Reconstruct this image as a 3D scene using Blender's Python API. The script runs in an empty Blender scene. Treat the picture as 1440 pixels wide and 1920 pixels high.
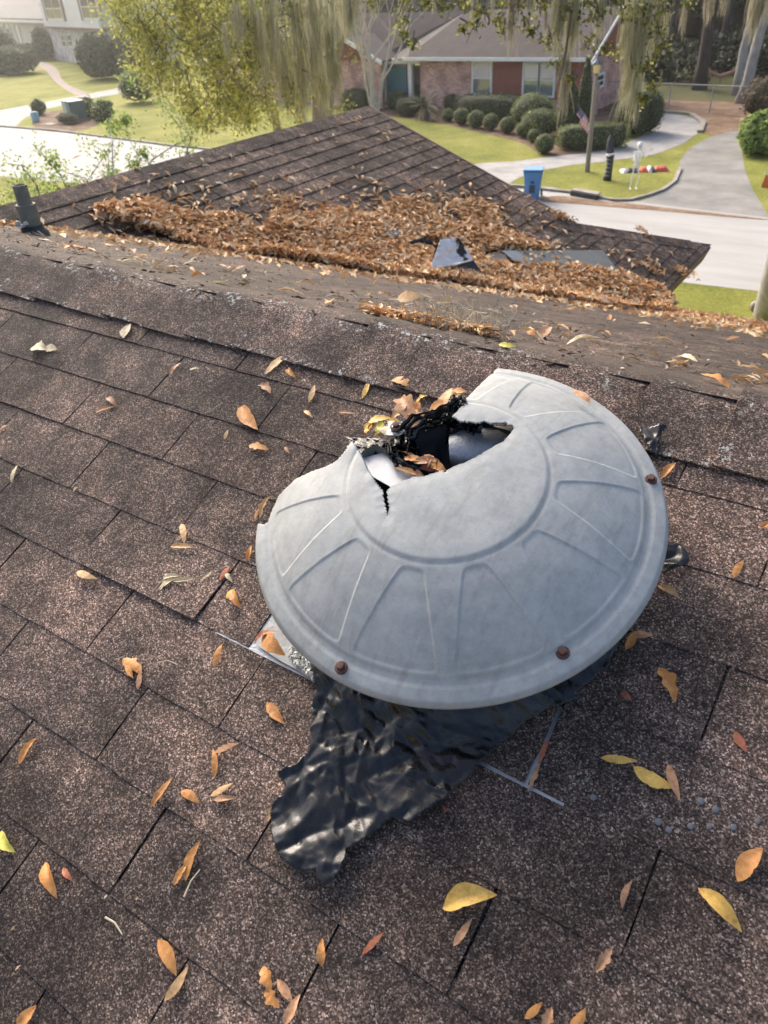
import bpy, math, random
import numpy as np
from mathutils import Vector, noise as mnoise
R = math.radians
random.seed(7); rng = np.random.default_rng(7)
scn = bpy.context.scene
COL = scn.collection

# ------------------------------------------------------------------ camera, world, sun, exposure
CAMM = np.array([[0.831641, 0.284387, -0.476966], [0.552877, -0.504392, 0.663261], [-0.051955, -0.815299, -0.576705]])
EYE = np.array([0., 0., 7.0]); FPX = 1443.0
cd = bpy.data.cameras.new('camera'); cam = bpy.data.objects.new('camera', cd); COL.objects.link(cam)
from mathutils import Matrix
mm = Matrix(((CAMM[0][0], -CAMM[0][1], -CAMM[0][2], 0), (CAMM[1][0], -CAMM[1][1], -CAMM[1][2], 0), (CAMM[2][0], -CAMM[2][1], -CAMM[2][2], 7.0), (0, 0, 0, 1)))
cam.matrix_world = mm
cd.sensor_fit = 'VERTICAL'; cd.sensor_height = 24; cd.sensor_width = 18; cd.lens = 24 * FPX / 1920
cd.clip_start = 0.05; cd.clip_end = 900
cd.dof.use_dof = True; cd.dof.focus_distance = 1.25; cd.dof.aperture_fstop = 6.0
scn.camera = cam
SUN_EL, SUN_AZ = 33.0, math.degrees(math.atan2(-0.80, 0.50))     # azimuth of the sun from +Y towards +X
sdir = Vector((math.sin(R(SUN_AZ)) * math.cos(R(SUN_EL)), math.cos(R(SUN_AZ)) * math.cos(R(SUN_EL)), math.sin(R(SUN_EL))))
world = bpy.data.worlds.new('World'); scn.world = world; world.use_nodes = True
wn = world.node_tree; bg = wn.nodes['Background']
sky = wn.nodes.new('ShaderNodeTexSky'); sky.sky_type = 'NISHITA'; sky.sun_disc = False
sky.sun_elevation = R(SUN_EL); sky.sun_rotation = R(SUN_AZ); sky.air_density = 0.8; sky.dust_density = 6.0; sky.ozone_density = 0.7
wn.links.new(sky.outputs[0], bg.inputs[0]); bg.inputs[1].default_value = 0.15
sl = bpy.data.lights.new('sun', 'SUN'); sl.energy = 1.5; sl.angle = R(34); sl.color = (1.0, 0.94, 0.86)
so = bpy.data.objects.new('sun', sl); COL.objects.link(so); so.rotation_euler = (-sdir).to_track_quat('-Z', 'Y').to_euler()
scn.view_settings.view_transform = 'Standard'; scn.view_settings.look = 'None'
scn.view_settings.exposure = 1.25; scn.view_settings.gamma = 1; scn.view_settings.use_curve_mapping = False
VEIL_HAZE = .00065  # density of the air volume that imitates the lens veil
scn.cycles.max_bounces = 6; scn.cycles.volume_bounces = 0; scn.cycles.transparent_max_bounces = 4

# ------------------------------------------------------------------ helpers
def ray(px, py):
    d = CAMM @ np.array([px - 720., py - 960., FPX]); return d / np.linalg.norm(d)
def hit(px, py, n, p0):                       # where the sight line meets a real plane of the place
    n = np.array(n, float); d = ray(px, py); return EYE + d * ((n @ (np.array(p0) - EYE)) / (n @ d))
def G(px, py, z=0.0): return hit(px, py, (0, 0, 1), (0, 0, z))
def P(px, py, dist): return EYE + ray(px, py) * dist
def nrm(v): v = np.array(v, float); return v / np.linalg.norm(v)

OFF = {}
def link(o, parent=None):
    COL.objects.link(o)
    if parent is not None: o.parent = parent
    return o
def tag(o, label=None, cat=None, group=None, kind=None):
    if label: o['label'] = label
    if cat: o['category'] = cat
    if group: o['group'] = group
    if kind: o['kind'] = kind
    return o
def thing(name, loc, label, cat, group=None, kind=None):
    o = bpy.data.objects.new(name, None); link(o); o.location = Vector([float(c) for c in loc]); OFF[o.name] = np.array(loc, float)
    o.empty_display_size = 0.1
    return tag(o, label, cat, group, kind)
def mesh(name, V, F, mat, parent=None, smooth=False, origin=None, mi=None, uv=None):
    V = np.array(V, float).reshape(-1, 3)
    if parent is not None: base = OFF[parent.name]
    elif origin is not None: base = np.array(origin, float)
    else: base = np.array([0., 0., 0.])
    V = V - base
    me = bpy.data.meshes.new(name)
    if isinstance(F, np.ndarray):
        k = F.shape[1]; me.vertices.add(len(V)); me.vertices.foreach_set('co', V.ravel().astype(np.float32))
        me.loops.add(F.size); me.loops.foreach_set('vertex_index', F.ravel().astype(np.int32))
        me.polygons.add(len(F)); me.polygons.foreach_set('loop_start', np.arange(0, F.size, k, dtype=np.int32))
        me.polygons.foreach_set('loop_total', np.full(len(F), k, dtype=np.int32)); me.update(calc_edges=True)
    else:
        me.from_pydata([tuple(v) for v in V], [], F)
    for m in (mat if isinstance(mat, (list, tuple)) else [mat]): me.materials.append(m)
    if mi is not None: me.polygons.foreach_set('material_index', np.array(mi, dtype=np.int32))
    me.polygons.foreach_set('use_smooth', np.full(len(me.polygons), bool(smooth)))
    o = bpy.data.objects.new(name, me); link(o, parent)
    if parent is None: o.location = Vector(base)
    OFF[o.name] = base
    return o
def dup(o, loc, rotz=0, scale=None, label=None, parent=None):
    c = o.copy(); COL.objects.link(c)
    if parent is None:
        c.location = loc; c.rotation_euler = (0, 0, rotz)
        if scale: c.scale = scale
        if label: c['label'] = label
    else: c.parent = parent
    for ch in o.children: dup(ch, None, parent=c)
    return c
class MB:
    def __init__(s): s.V = []; s.F = []; s.M = []
    def add(s, V, F, m=0):
        b = len(s.V); s.V += [tuple(float(c) for c in v) for v in V]; s.F += [tuple(i + b for i in f) for f in F]; s.M += [m] * len(F); return s
    def box(s, o, a, b, c, m=0):              # origin corner and three edge vectors
        o, a, b, c = [np.array(x, float) for x in (o, a, b, c)]
        V = [o, o + a, o + a + b, o + b, o + c, o + a + c, o + a + b + c, o + b + c]
        if np.dot(np.cross(a, b), c) < 0: F = [(0, 1, 2, 3), (7, 6, 5, 4), (4, 5, 1, 0), (5, 6, 2, 1), (6, 7, 3, 2), (7, 4, 0, 3)]
        else: F = [(3, 2, 1, 0), (4, 5, 6, 7), (0, 1, 5, 4), (1, 2, 6, 5), (2, 3, 7, 6), (3, 0, 4, 7)]
        return s.add(V, F, m)
    def cbox(s, c, sx, sy, sz, m=0): return s.box((c[0] - sx / 2, c[1] - sy / 2, c[2] - sz / 2), (sx, 0, 0), (0, sy, 0), (0, 0, sz), m)
    def tube(s, pts, rad, n=8, m=0, cap=True, flat=None):
        pts = [np.array(p, float) for p in pts]
        if not hasattr(rad, '__len__'): rad = [rad] * len(pts)
        rings = []; up = None
        for i, p in enumerate(pts):
            t = nrm(pts[min(i + 1, len(pts) - 1)] - pts[max(i - 1, 0)])
            if up is None: up = np.array([0, 0, 1.]) if abs(t[2]) < .9 else np.array([1., 0, 0])
            a = up - (up @ t) * t; a = a / (np.linalg.norm(a) + 1e-9); b = np.cross(t, a); up = a
            rings.append([p + rad[i] * (math.cos(2 * math.pi * k / n) * a + math.sin(2 * math.pi * k / n) * b * (flat or 1)) for k in range(n)])
        V = [v for r_ in rings for v in r_]; F = []
        for i in range(len(pts) - 1):
            for k in range(n): F.append((i * n + k, i * n + (k + 1) % n, (i + 1) * n + (k + 1) % n, (i + 1) * n + k))
        if cap: F.append(tuple(range(n))[::-1]); F.append(tuple((len(pts) - 1) * n + k for k in range(n)))
        return s.add(V, F, m)
    def lathe(s, prof, c, ax=(0, 0, 1), ex=(1, 0, 0), n=24, m=0):
        c = np.array(c, float); ax = nrm(ax); ex = nrm(np.array(ex, float) - (np.array(ex, float) @ ax) * ax); ey = np.cross(ax, ex)
        V = [c + ax * h + r_ * (math.cos(2 * math.pi * k / n) * ex + math.sin(2 * math.pi * k / n) * ey) for r_, h in prof for k in range(n)]
        F = [(i * n + k, i * n + (k + 1) % n, (i + 1) * n + (k + 1) % n, (i + 1) * n + k) for i in range(len(prof) - 1) for k in range(n)]
        return s.add(V, F, m)
    def prism(s, poly, d, m=0):               # polygon (world pts) extruded by vector d
        poly = [np.array(p, float) for p in poly]; n = len(poly); d = np.array(d, float)
        V = poly + [p + d for p in poly]
        return s.add(V, [tuple(range(n))[::-1], tuple(range(n, 2 * n))] + [(i, (i + 1) % n, n + (i + 1) % n, n + i) for i in range(n)], m)
    def build(s, name, mat, parent=None, smooth=False, origin=None): return mesh(name, s.V, s.F, mat, parent, smooth, origin, s.M)

# ------------------------------------------------------------------ materials
def ramp(nt, fac, stops, interp='LINEAR'):
    r_ = nt.nodes.new('ShaderNodeValToRGB'); r_.color_ramp.interpolation = interp; e = r_.color_ramp.elements
    while len(e) < len(stops): e.new(0.5)
    for el, (p, c) in zip(e, stops): el.position = p; el.color = (c[0], c[1], c[2], 1)
    nt.links.new(fac, r_.inputs[0]); return r_.outputs[0]
def node(nt, t, **kw):
    n = nt.nodes.new(t)
    for k, v in kw.items():
        if k.startswith('i_'):
            key = k[2:]; key = int(key) if key.isdigit() else key.replace('_', ' ')
            if hasattr(v, 'links') or isinstance(v, bpy.types.NodeSocket): nt.links.new(v, n.inputs[key])
            else: n.inputs[key].default_value = v
        else: setattr(n, k, v)
    return n
def mix(nt, f, a, b, mode='MIX'):
    n = nt.nodes.new('ShaderNodeMix'); n.data_type = 'RGBA'; n.blend_type = mode
    for s_, v in ((0, f), (6, a), (7, b)):
        if isinstance(v, bpy.types.NodeSocket): nt.links.new(v, n.inputs[s_])
        else: n.inputs[s_].default_value = v if s_ == 0 else (*v, 1)
    return n.outputs[2]
def math_(nt, op, a, b=None, clamp=False):
    n = nt.nodes.new('ShaderNodeMath'); n.operation = op; n.use_clamp = clamp
    for i, v in enumerate((a, b)):
        if v is None: continue
        if isinstance(v, bpy.types.NodeSocket): nt.links.new(v, n.inputs[i])
        else: n.inputs[i].default_value = v
    return n.outputs[0]
def newmat(name, rough=.8, metal=0, spec=.5):
    m = bpy.data.materials.new(name); m.use_nodes = True; nt = m.node_tree; b = nt.nodes['Principled BSDF']
    b.inputs['Roughness'].default_value = rough; b.inputs['Metallic'].default_value = metal; b.inputs['Specular IOR Level'].default_value = spec
    pos = nt.nodes.new('ShaderNodeNewGeometry').outputs['Position']
    return m, nt, b, pos
def M(name, c1, c2=None, scale=3., rough=.8, bump=0., bscale=None, metal=0, spec=.5, detail=5, c3=None, rnd=0, wide=.22, stretch=None):
    m, nt, b, pos = newmat(name, rough, metal, spec)
    v = pos
    if stretch: v = node(nt, 'ShaderNodeVectorMath', operation='MULTIPLY', i_0=pos, i_1=stretch).outputs[0]
    c2 = c2 or tuple(min(1, x * 1.35) for x in c1)
    nz = node(nt, 'ShaderNodeTexNoise', i_Vector=v, i_Scale=scale, i_Detail=detail, i_Roughness=.65).outputs[0]
    st = [(.5 - wide, c1), (.5 + wide, c2)] + ([(min(.5 + wide * 1.9, .98), c3)] if c3 else [])
    c = ramp(nt, nz, st)
    if rnd:
        oi = nt.nodes.new('ShaderNodeObjectInfo').outputs['Random']
        k = math_(nt, 'MULTIPLY_ADD', oi, 2 * rnd); nt.nodes[-1].inputs[2].default_value = 1 - rnd
        hs = node(nt, 'ShaderNodeHueSaturation', i_Color=c, i_Value=k); c = hs.outputs[0]
    nt.links.new(c, b.inputs['Base Color'])
    if bump:
        n2 = node(nt, 'ShaderNodeTexNoise', i_Vector=v, i_Scale=bscale or scale * 4, i_Detail=4).outputs[0]
        bp = node(nt, 'ShaderNodeBump', i_Height=n2, i_Strength=bump, i_Distance=.02 if (bscale or scale * 4) < 60 else .003)
        nt.links.new(bp.outputs[0], b.inputs['Normal'])
    return m
def leafmat(name, stops, trans=.35, rough=.6, tcol=None):
    m, nt, b, pos = newmat(name, rough, 0, .35)
    ri = nt.nodes.new('ShaderNodeNewGeometry').outputs['Random Per Island']
    c = ramp(nt, ri, stops); nt.links.new(c, b.inputs['Base Color'])
    out = nt.nodes['Material Output']; tr = node(nt, 'ShaderNodeBsdfTranslucent'); nt.links.new(c, tr.inputs[0])
    mx = node(nt, 'ShaderNodeMixShader', i_0=trans); nt.links.new(b.outputs[0], mx.inputs[1]); nt.links.new(tr.outputs[0], mx.inputs[2]); nt.links.new(mx.outputs[0], out.inputs[0])
    return m
def shinglemat(name, near=True, lichen=False, warm=0.):
    m, nt, b, pos = newmat(name, .9, 0, .25)
    sc = 520. if near else 260.
    vo = node(nt, 'ShaderNodeTexVoronoi', i_Vector=pos, i_Scale=sc); r_ = node(nt, 'ShaderNodeSeparateColor', i_0=vo.outputs['Color']).outputs[0]
    gran = ramp(nt, r_, [(0, (.027, .0215, .0190)), (.42, (.056, .0445, .0385)), (.74, (.128, .101, .086)), (.92, (.225, .184, .160)), (1, (.39, .34, .305))])
    n1 = node(nt, 'ShaderNodeTexNoise', i_Vector=pos, i_Scale=2.3, i_Detail=5, i_Roughness=.62).outputs[0]
    n2 = node(nt, 'ShaderNodeTexNoise', i_Vector=pos, i_Scale=17., i_Detail=5, i_Roughness=.7).outputs[0]
    n3 = node(nt, 'ShaderNodeTexNoise', i_Vector=pos, i_Scale=120., i_Detail=2).outputs[0]
    s1 = ramp(nt, n1, [(.37, (.50, .48, .48)), (.5, (1.0, .95, .92)), (.59, (1.7, 1.54, 1.46))])
    s2 = ramp(nt, n2, [(.32, (.60, .60, .62)), (.5, (1., 1., 1.)), (.70, (1.6, 1.5, 1.42))])
    c = mix(nt, 1., gran, s1, 'MULTIPLY'); c = mix(nt, 1., c, s2, 'MULTIPLY')
    c = mix(nt, 1., c, ramp(nt, n3, [(.3, (.7, .7, .7)), (.7, (1.3, 1.3, 1.3))]), 'MULTIPLY')
    oi = nt.nodes.new('ShaderNodeObjectInfo').outputs['Random']
    c = mix(nt, 1., c, ramp(nt, oi, [(0, (.84, .83, .84)), (.5, (1, .97, .95)), (1, (1.18, 1.11, 1.07))]), 'MULTIPLY')
    if warm: c = mix(nt, 1., mix(nt, warm, c, (.058, .046, .037)), ramp(nt, n2, [(.3, (.5, .5, .5)), (.7, (1.5, 1.45, 1.4))]), 'MULTIPLY')
    if lichen:
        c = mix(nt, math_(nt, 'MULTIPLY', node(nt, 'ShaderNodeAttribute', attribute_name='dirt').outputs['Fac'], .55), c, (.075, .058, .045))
    if lichen:                                # white crust on the worn ridge pieces
        n4 = node(nt, 'ShaderNodeTexNoise', i_Vector=pos, i_Scale=75., i_Detail=3, i_Roughness=.7).outputs[0]
        n5 = node(nt, 'ShaderNodeTexNoise', i_Vector=pos, i_Scale=6., i_Detail=2).outputs[0]
        at = node(nt, 'ShaderNodeAttribute', attribute_name='crust').outputs['Fac']
        k = math_(nt, 'MULTIPLY', math_(nt, 'MULTIPLY', math_(nt, 'GREATER_THAN', n4, .60), at), math_(nt, 'GREATER_THAN', n5, .44))
        c = mix(nt, k, c, (.48, .50, .48))
    nt.links.new(c, b.inputs['Base Color'])
    if not near:
        nt.links.new(node(nt, 'ShaderNodeBump', i_Height=n2, i_Strength=.9, i_Distance=.02).outputs[0], b.inputs['Normal'])
    if near:
        bp = node(nt, 'ShaderNodeBump', i_Height=r_, i_Strength=.55, i_Distance=.0016)
        bp2 = node(nt, 'ShaderNodeBump', i_Height=n2, i_Strength=.5, i_Distance=.006); nt.links.new(bp.outputs[0], bp2.inputs['Normal'])
        nt.links.new(bp2.outputs[0], b.inputs['Normal'])
    return m
def brickmat(name, axis, c1, c2, mortar):
    m, nt, b, pos = newmat(name, .9)
    sp = node(nt, 'ShaderNodeSeparateXYZ', i_0=pos); cb = nt.nodes.new('ShaderNodeCombineXYZ')
    nt.links.new(sp.outputs[axis], cb.inputs[0]); nt.links.new(sp.outputs[2], cb.inputs[1])
    br = node(nt, 'ShaderNodeTexBrick', i_Vector=cb.outputs[0], i_Scale=1., i_Color1=(*c1, 1), i_Color2=(*c2, 1), i_Mortar=(*mortar, 1))
    br.inputs['Brick Width'].default_value = .21; br.inputs['Row Height'].default_value = .075; br.inputs['Mortar Size'].default_value = .008
    nz = node(nt, 'ShaderNodeTexNoise', i_Vector=pos, i_Scale=1.6, i_Detail=5).outputs[0]
    c = mix(nt, 1., br.outputs[0], ramp(nt, nz, [(.3, (.7, .66, .66)), (.7, (1.35, 1.35, 1.35))]), 'MULTIPLY')
    nt.links.new(c, b.inputs['Base Color']); return m

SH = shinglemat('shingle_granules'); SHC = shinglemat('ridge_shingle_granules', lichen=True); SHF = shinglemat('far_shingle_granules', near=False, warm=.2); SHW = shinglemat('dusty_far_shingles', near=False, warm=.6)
UNDER = M('shingle_underlay', (.02, .018, .017), (.035, .031, .029), 60, .95)
GRASS = None
def grassmat(name, stops, sc=.35):
    m, nt, b, pos = newmat(name, .95, 0, .15)
    n1 = node(nt, 'ShaderNodeTexNoise', i_Vector=pos, i_Scale=sc, i_Detail=8, i_Roughness=.7).outputs[0]
    n2 = node(nt, 'ShaderNodeTexNoise', i_Vector=pos, i_Scale=9., i_Detail=6, i_Roughness=.8).outputs[0]
    c = mix(nt, 1., ramp(nt, n1, stops), ramp(nt, n2, [(.3, (.5, .52, .5)), (.5, (1, 1, 1)), (.7, (1.55, 1.5, 1.4))]), 'MULTIPLY')
    nt.links.new(c, b.inputs['Base Color'])
    bp = node(nt, 'ShaderNodeBump', i_Height=n2, i_Strength=.8, i_Distance=.08); nt.links.new(bp.outputs[0], b.inputs['Normal']); return m
GRASS = grassmat('lawn_grass', [(.30, (.13, .145, .026)), (.5, (.22, .225, .045)), (.7, (.32, .30, .085))])
GRASSD = grassmat('dull_yard_grass', [(.3, (.05, .055, .018)), (.55, (.10, .10, .035)), (.7, (.15, .115, .06))])  # duller, browner grass for the yard behind the fence
LITTER = grassmat('leaf_litter', [(.3, (.15, .085, .055)), (.5, (.24, .155, .10)), (.7, (.36, .28, .20))], 1.2)
MULCH = grassmat('mulch_bed', [(.3, (.10, .06, .04)), (.55, (.19, .13, .09)), (.7, (.28, .20, .14))], 1.5)
ROAD = M('street_concrete', (.27, .265, .25), (.37, .36, .345), .9, .9, .25, 25, c3=(.44, .43, .41), stretch=(.3, 1.4, 1), detail=9)
DRIVE = M('driveway_concrete', (.20, .19, .18), (.38, .37, .35), 1.1, .9, .3, 20, c3=(.46, .44, .42), detail=9)
DRIVED = M('worn_driveway_concrete', (.11, .105, .095), (.27, .26, .24), .7, .9, .3, 20, c3=(.40, .38, .35), detail=10)
KERB = M('kerb_concrete', (.20, .175, .145), (.34, .31, .27), 3, .9)
DOME = None
def domemat():
    m, nt, b, pos = newmat('weathered_grey_plastic', .48, 0, .4)
    n1 = node(nt, 'ShaderNodeTexNoise', i_Vector=pos, i_Scale=9., i_Detail=8, i_Roughness=.72).outputs[0]
    n2 = node(nt, 'ShaderNodeTexNoise', i_Vector=pos, i_Scale=70., i_Detail=5, i_Roughness=.75).outputs[0]
    n3 = node(nt, 'ShaderNodeTexNoise', i_Vector=pos, i_Scale=260., i_Detail=2).outputs[0]
    c = ramp(nt, n1, [(.3, (.29, .302, .292)), (.5, (.355, .366, .354)), (.72, (.43, .435, .415))])
    c = mix(nt, 1., c, ramp(nt, n2, [(.3, (.86, .86, .87)), (.7, (1.12, 1.12, 1.10))]), 'MULTIPLY')
    n4 = node(nt, 'ShaderNodeTexNoise', i_Vector=node(nt, 'ShaderNodeVectorMath', operation='MULTIPLY', i_0=pos, i_1=(60., 14., 14.)).outputs[0], i_Scale=1., i_Detail=6, i_Roughness=.7).outputs[0]
    c = mix(nt, ramp(nt, n4, [(.52, (0, 0, 0)), (.70, (.42, .42, .42))]), c, (.20, .19, .165))
    c = mix(nt, ramp(nt, n3, [(.70, (0, 0, 0)), (.78, (.5, .5, .5))]), c, (.12, .12, .11))
    nt.links.new(c, b.inputs['Base Color'])
    nt.links.new(ramp(nt, n2, [(.3, (.52, .52, .52)), (.7, (.70, .70, .70))]), b.inputs['Roughness'])
    bp = node(nt, 'ShaderNodeBump', i_Height=n2, i_Strength=.22, i_Distance=.0015); nt.links.new(bp.outputs[0], b.inputs['Normal'])
    return m
DOME = domemat()
def plasticbag(name, c, rough):
    m, nt, b, pos = newmat(name, rough, 0, .42)
    b.inputs['Base Color'].default_value = (*c, 1)
    n1 = node(nt, 'ShaderNodeTexNoise', i_Vector=pos, i_Scale=28., i_Detail=5, i_Roughness=.55, i_Distortion=.8).outputs[0]
    n2 = node(nt, 'ShaderNodeTexNoise', i_Vector=pos, i_Scale=130., i_Detail=3).outputs[0]
    h = math_(nt, 'ADD', math_(nt, 'MULTIPLY', n1, .6), math_(nt, 'MULTIPLY', n2, .06))
    bp = node(nt, 'ShaderNodeBump', i_Height=h, i_Strength=.12, i_Distance=.008); nt.links.new(bp.outputs[0], b.inputs['Normal'])
    nt.links.new(ramp(nt, n2, [(.3, (rough * .9,) * 3), (.7, (rough * 1.25,) * 3)]), b.inputs['Roughness'])
    c = ramp(nt, n1, [(.35, c), (.75, tuple(x * 1.7 for x in c))]); nt.links.new(c, b.inputs['Base Color'])
    return m
BAG = plasticbag('black_bag_film', (.005, .0056, .0068), .25)
BAGD = plasticbag('dull_black_film', (.004, .004, .005), .5); BAGD.node_tree.nodes['Principled BSDF'].inputs['Specular IOR Level'].default_value = .25
GALV = M('galvanised_steel', (.34, .35, .36), (.52, .53, .54), 14, .42, .1, 90, metal=.55)
GALVD = M('dull_steel', (.22, .23, .24), (.40, .41, .43), 60, .4, .3, 240, metal=.6, wide=.3)
RUST = M('rusty_bolt', (.055, .022, .016), (.13, .06, .045), 220, .7, .4, 500)
CAULK = M('cracked_caulk', (.34, .33, .29), (.66, .65, .60), 120, .9, .8, 200)
PIPE = M('old_vent_pipe', (.13, .125, .095), (.24, .23, .18), 25, .8, .2, 90)
LEAD = M('pipe_collar_rubber', (.02, .022, .022), (.06, .062, .06), 40, .8)
def leafobj():
    m, nt, b, pos = newmat('dry_leaf', .55, 0, .35)
    oc = nt.nodes.new('ShaderNodeObjectInfo').outputs['Color']
    n1 = node(nt, 'ShaderNodeTexNoise', i_Vector=pos, i_Scale=90., i_Detail=5, i_Roughness=.7).outputs[0]
    n2 = node(nt, 'ShaderNodeTexNoise', i_Vector=pos, i_Scale=330., i_Detail=2).outputs[0]
    c = mix(nt, 1., oc, ramp(nt, n1, [(.28, (.58, .42, .34)), (.45, (.92, .88, .84)), (.7, (1.22, 1.2, 1.15))]), 'MULTIPLY')
    c = mix(nt, ramp(nt, n2, [(.68, (0, 0, 0)), (.76, (.7, .7, .7))]), c, (.05, .03, .02))
    nt.links.new(c, b.inputs['Base Color'])
    bp = node(nt, 'ShaderNodeBump', i_Height=n1, i_Strength=.5, i_Distance=.0015); nt.links.new(bp.outputs[0], b.inputs['Normal'])
    tr = node(nt, 'ShaderNodeBsdfTranslucent'); nt.links.new(c, tr.inputs[0]); mx = node(nt, 'ShaderNodeMixShader', i_0=.18)
    nt.links.new(b.outputs[0], mx.inputs[1]); nt.links.new(tr.outputs[0], mx.inputs[2]); nt.links.new(mx.outputs[0], nt.nodes['Material Output'].inputs[0])
    return m
LEAF = leafobj()
PILE = leafmat('piled_dry_leaves', [(0, (.30, .14, .055)), (.25, (.55, .29, .115)), (.5, (.70, .42, .19)), (.8, (.80, .56, .30)), (1, (.86, .68, .46))], .12, .65)
OAKL = leafmat('oak_leaves', [(0, (.17, .19, .045)), (.45, (.32, .335, .09)), (.8, (.48, .48, .15)), (1, (.66, .60, .18))], .6, .5)
OAKR = leafmat('oak_leaves_olive', [(0, (.05, .065, .014)), (.5, (.11, .13, .022)), (.85, (.21, .21, .035)), (1, (.34, .28, .05))], .45, .5)
TWIGL = leafmat('bright_shrub_leaves', [(0, (.15, .22, .05)), (.5, (.26, .37, .09)), (1, (.40, .48, .17))], .5, .5)
SHRUB = leafmat('boxwood_leaves', [(0, (.035, .05, .018)), (.6, (.075, .10, .032)), (1, (.14, .17, .055))], .2, .5)
SHRUBL = leafmat('light_shrub_leaves', [(0, (.09, .12, .03)), (.6, (.18, .22, .06)), (1, (.28, .32, .10))], .25, .5)
DARKL = leafmat('dark_wood_leaves', [(0, (.012, .018, .008)), (.6, (.028, .038, .014)), (1, (.055, .068, .024))], .2, .6)
DKCORE = M('dark_twigs_and_shade', (.03, .034, .016), (.055, .06, .028), 6, .95)  # shrub cores, and the shade sheet behind the woods
MOSS = leafmat('spanish_moss_strands', [(0, (.28, .28, .16)), (.5, (.48, .47, .31)), (1, (.66, .63, .45))], .3, .9)
MOSSW = leafmat('pale_moss_strands', [(0, (.26, .24, .17)), (1, (.5, .46, .34))], .3, .9)
BARK = M('oak_bark', (.07, .06, .05), (.19, .17, .14), 6, .95, .8, 14, stretch=(1, 1, .25))
BARKG = M('pale_grey_bark', (.22, .21, .20), (.42, .40, .38), 5, .9, .4, 12, stretch=(1, 1, .3))
BARKD = M('dark_pine_bark', (.03, .022, .018), (.08, .06, .05), 4, .95, .8, 10, stretch=(1, 1, .3))
CREPE = M('crepe_bark', (.36, .31, .26), (.56, .50, .44), 4, .9, .2, 12)
BRKP = brickmat('pink_brick', 0, (.36, .15, .11), (.56, .35, .29), (.52, .44, .39)); BRKPX = brickmat('pink_brick_end_wall', 1, (.36, .15, .11), (.56, .35, .29), (.52, .44, .39))
BRKW = brickmat('white_painted_brick', 0, (.62, .60, .55), (.70, .69, .64), (.48, .46, .42))
REDS = M('red_brown_siding', (.22, .06, .038), (.29, .09, .055), 2, .7)
WHITE = M('white_paint', (.72, .72, .69), (.82, .82, .79), 2, .6)
WHITES = M('white_siding', (.70, .69, .65), (.80, .79, .75), 1.2, .7)
BEIGE = M('beige_wall', (.42, .41, .36), (.52, .50, .45), 1.2, .8)
TEAL = M('teal_door_paint', (.02, .16, .21), (.03, .20, .26), 3, .5)
BROWNP = M('brown_shutter_paint', (.12, .06, .045), (.16, .085, .06), 3, .6)
HROOF = M('neighbour_shingles', (.038, .030, .029), (.075, .059, .056), 1.5, .9, .3, 20, c3=(.105, .083, .078))
GROOF = M('grey_shingles', (.06, .065, .062), (.10, .105, .10), 2, .9, .3, 20)
CURT = M('window_curtain', (.16, .18, .18), (.42, .44, .43), 6, .8, stretch=(9, 9, .5))
SHADEM = M('window_blind', (.26, .33, .30), (.34, .41, .38), 1, .7)
DARKW = M('dark_window_interior', (.012, .016, .018), (.04, .05, .055), 2, .6)
def glassmat():
    m, nt, b, pos = newmat('window_glass', .05, 0, .5)
    gl = node(nt, 'ShaderNodeBsdfGlossy'); gl.inputs[1].default_value = .05; tr = node(nt, 'ShaderNodeBsdfTransparent')
    mx = node(nt, 'ShaderNodeMixShader', i_0=.16); nt.links.new(tr.outputs[0], mx.inputs[1]); nt.links.new(gl.outputs[0], mx.inputs[2])
    nt.links.new(mx.outputs[0], nt.nodes['Material Output'].inputs[0]); return m
GLASS = glassmat()
BLUE = M('blue_cart_plastic', (.04, .17, .38), (.055, .21, .45), 3, .45)
NAVY = M('navy_print', (.01, .02, .05), (.015, .03, .07), 3, .6)
BLACKM = M('black_rubber', (.012, .012, .013), (.03, .03, .032), 8, .6)
WOODP = M('weathered_post_wood', (.17, .14, .105), (.34, .30, .24), 4, .9, .4, 20, stretch=(1, 1, .15))
YGLASS = M('yellow_lantern_glass', (.62, .50, .20), (.75, .62, .28), 3, .3)
FLAGR = M('flag_red', (.48, .035, .045), (.55, .05, .06), 5, .8); FLAGB = M('flag_blue', (.02, .03, .13), (.03, .045, .18), 5, .8); FLAGW = M('flag_white', (.72, .70, .68), (.8, .78, .76), 5, .8)
BONE = M('white_plastic_bone', (.74, .74, .72), (.84, .84, .82), 8, .5)
REDF = M('red_fabric', (.50, .07, .04), (.62, .14, .08), 3, .7); BLKF = M('black_fabric', (.015, .016, .022), (.05, .05, .07), 6, .7); WHTF = M('white_fabric', (.62, .60, .58), (.75, .73, .7), 4, .7)
ORANGE = M('orange_plastic', (.58, .12, .03), (.66, .17, .05), 3, .6)
GREENB = M('green_steel_box', (.045, .10, .085), (.06, .13, .11), 2, .6); GREENL = M('pale_green_steel', (.20, .30, .25), (.27, .37, .32), 2, .6)
FELT = M('grey_roofing_felt', (.115, .125, .12), (.20, .205, .195), 5, .85, .3, 60); FELTB = M('blue_grey_metal_edge', (.17, .20, .21), (.24, .27, .28), 6, .6)
SHEETW = M('dirty_white_sheet', (.42, .42, .45), (.68, .68, .72), 9, .5, c3=(.75, .75, .78)); SHEETK = M('black_sheet', (.008, .009, .011), (.02, .021, .025), 9, .45)
STRAW = leafmat('dry_straw', [(0, (.50, .42, .28)), (1, (.78, .70, .54))], .2, .8)
WIRE = M('galvanised_wire', (.30, .31, .30), (.42, .43, .42), 5, .5, metal=.4)

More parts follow.
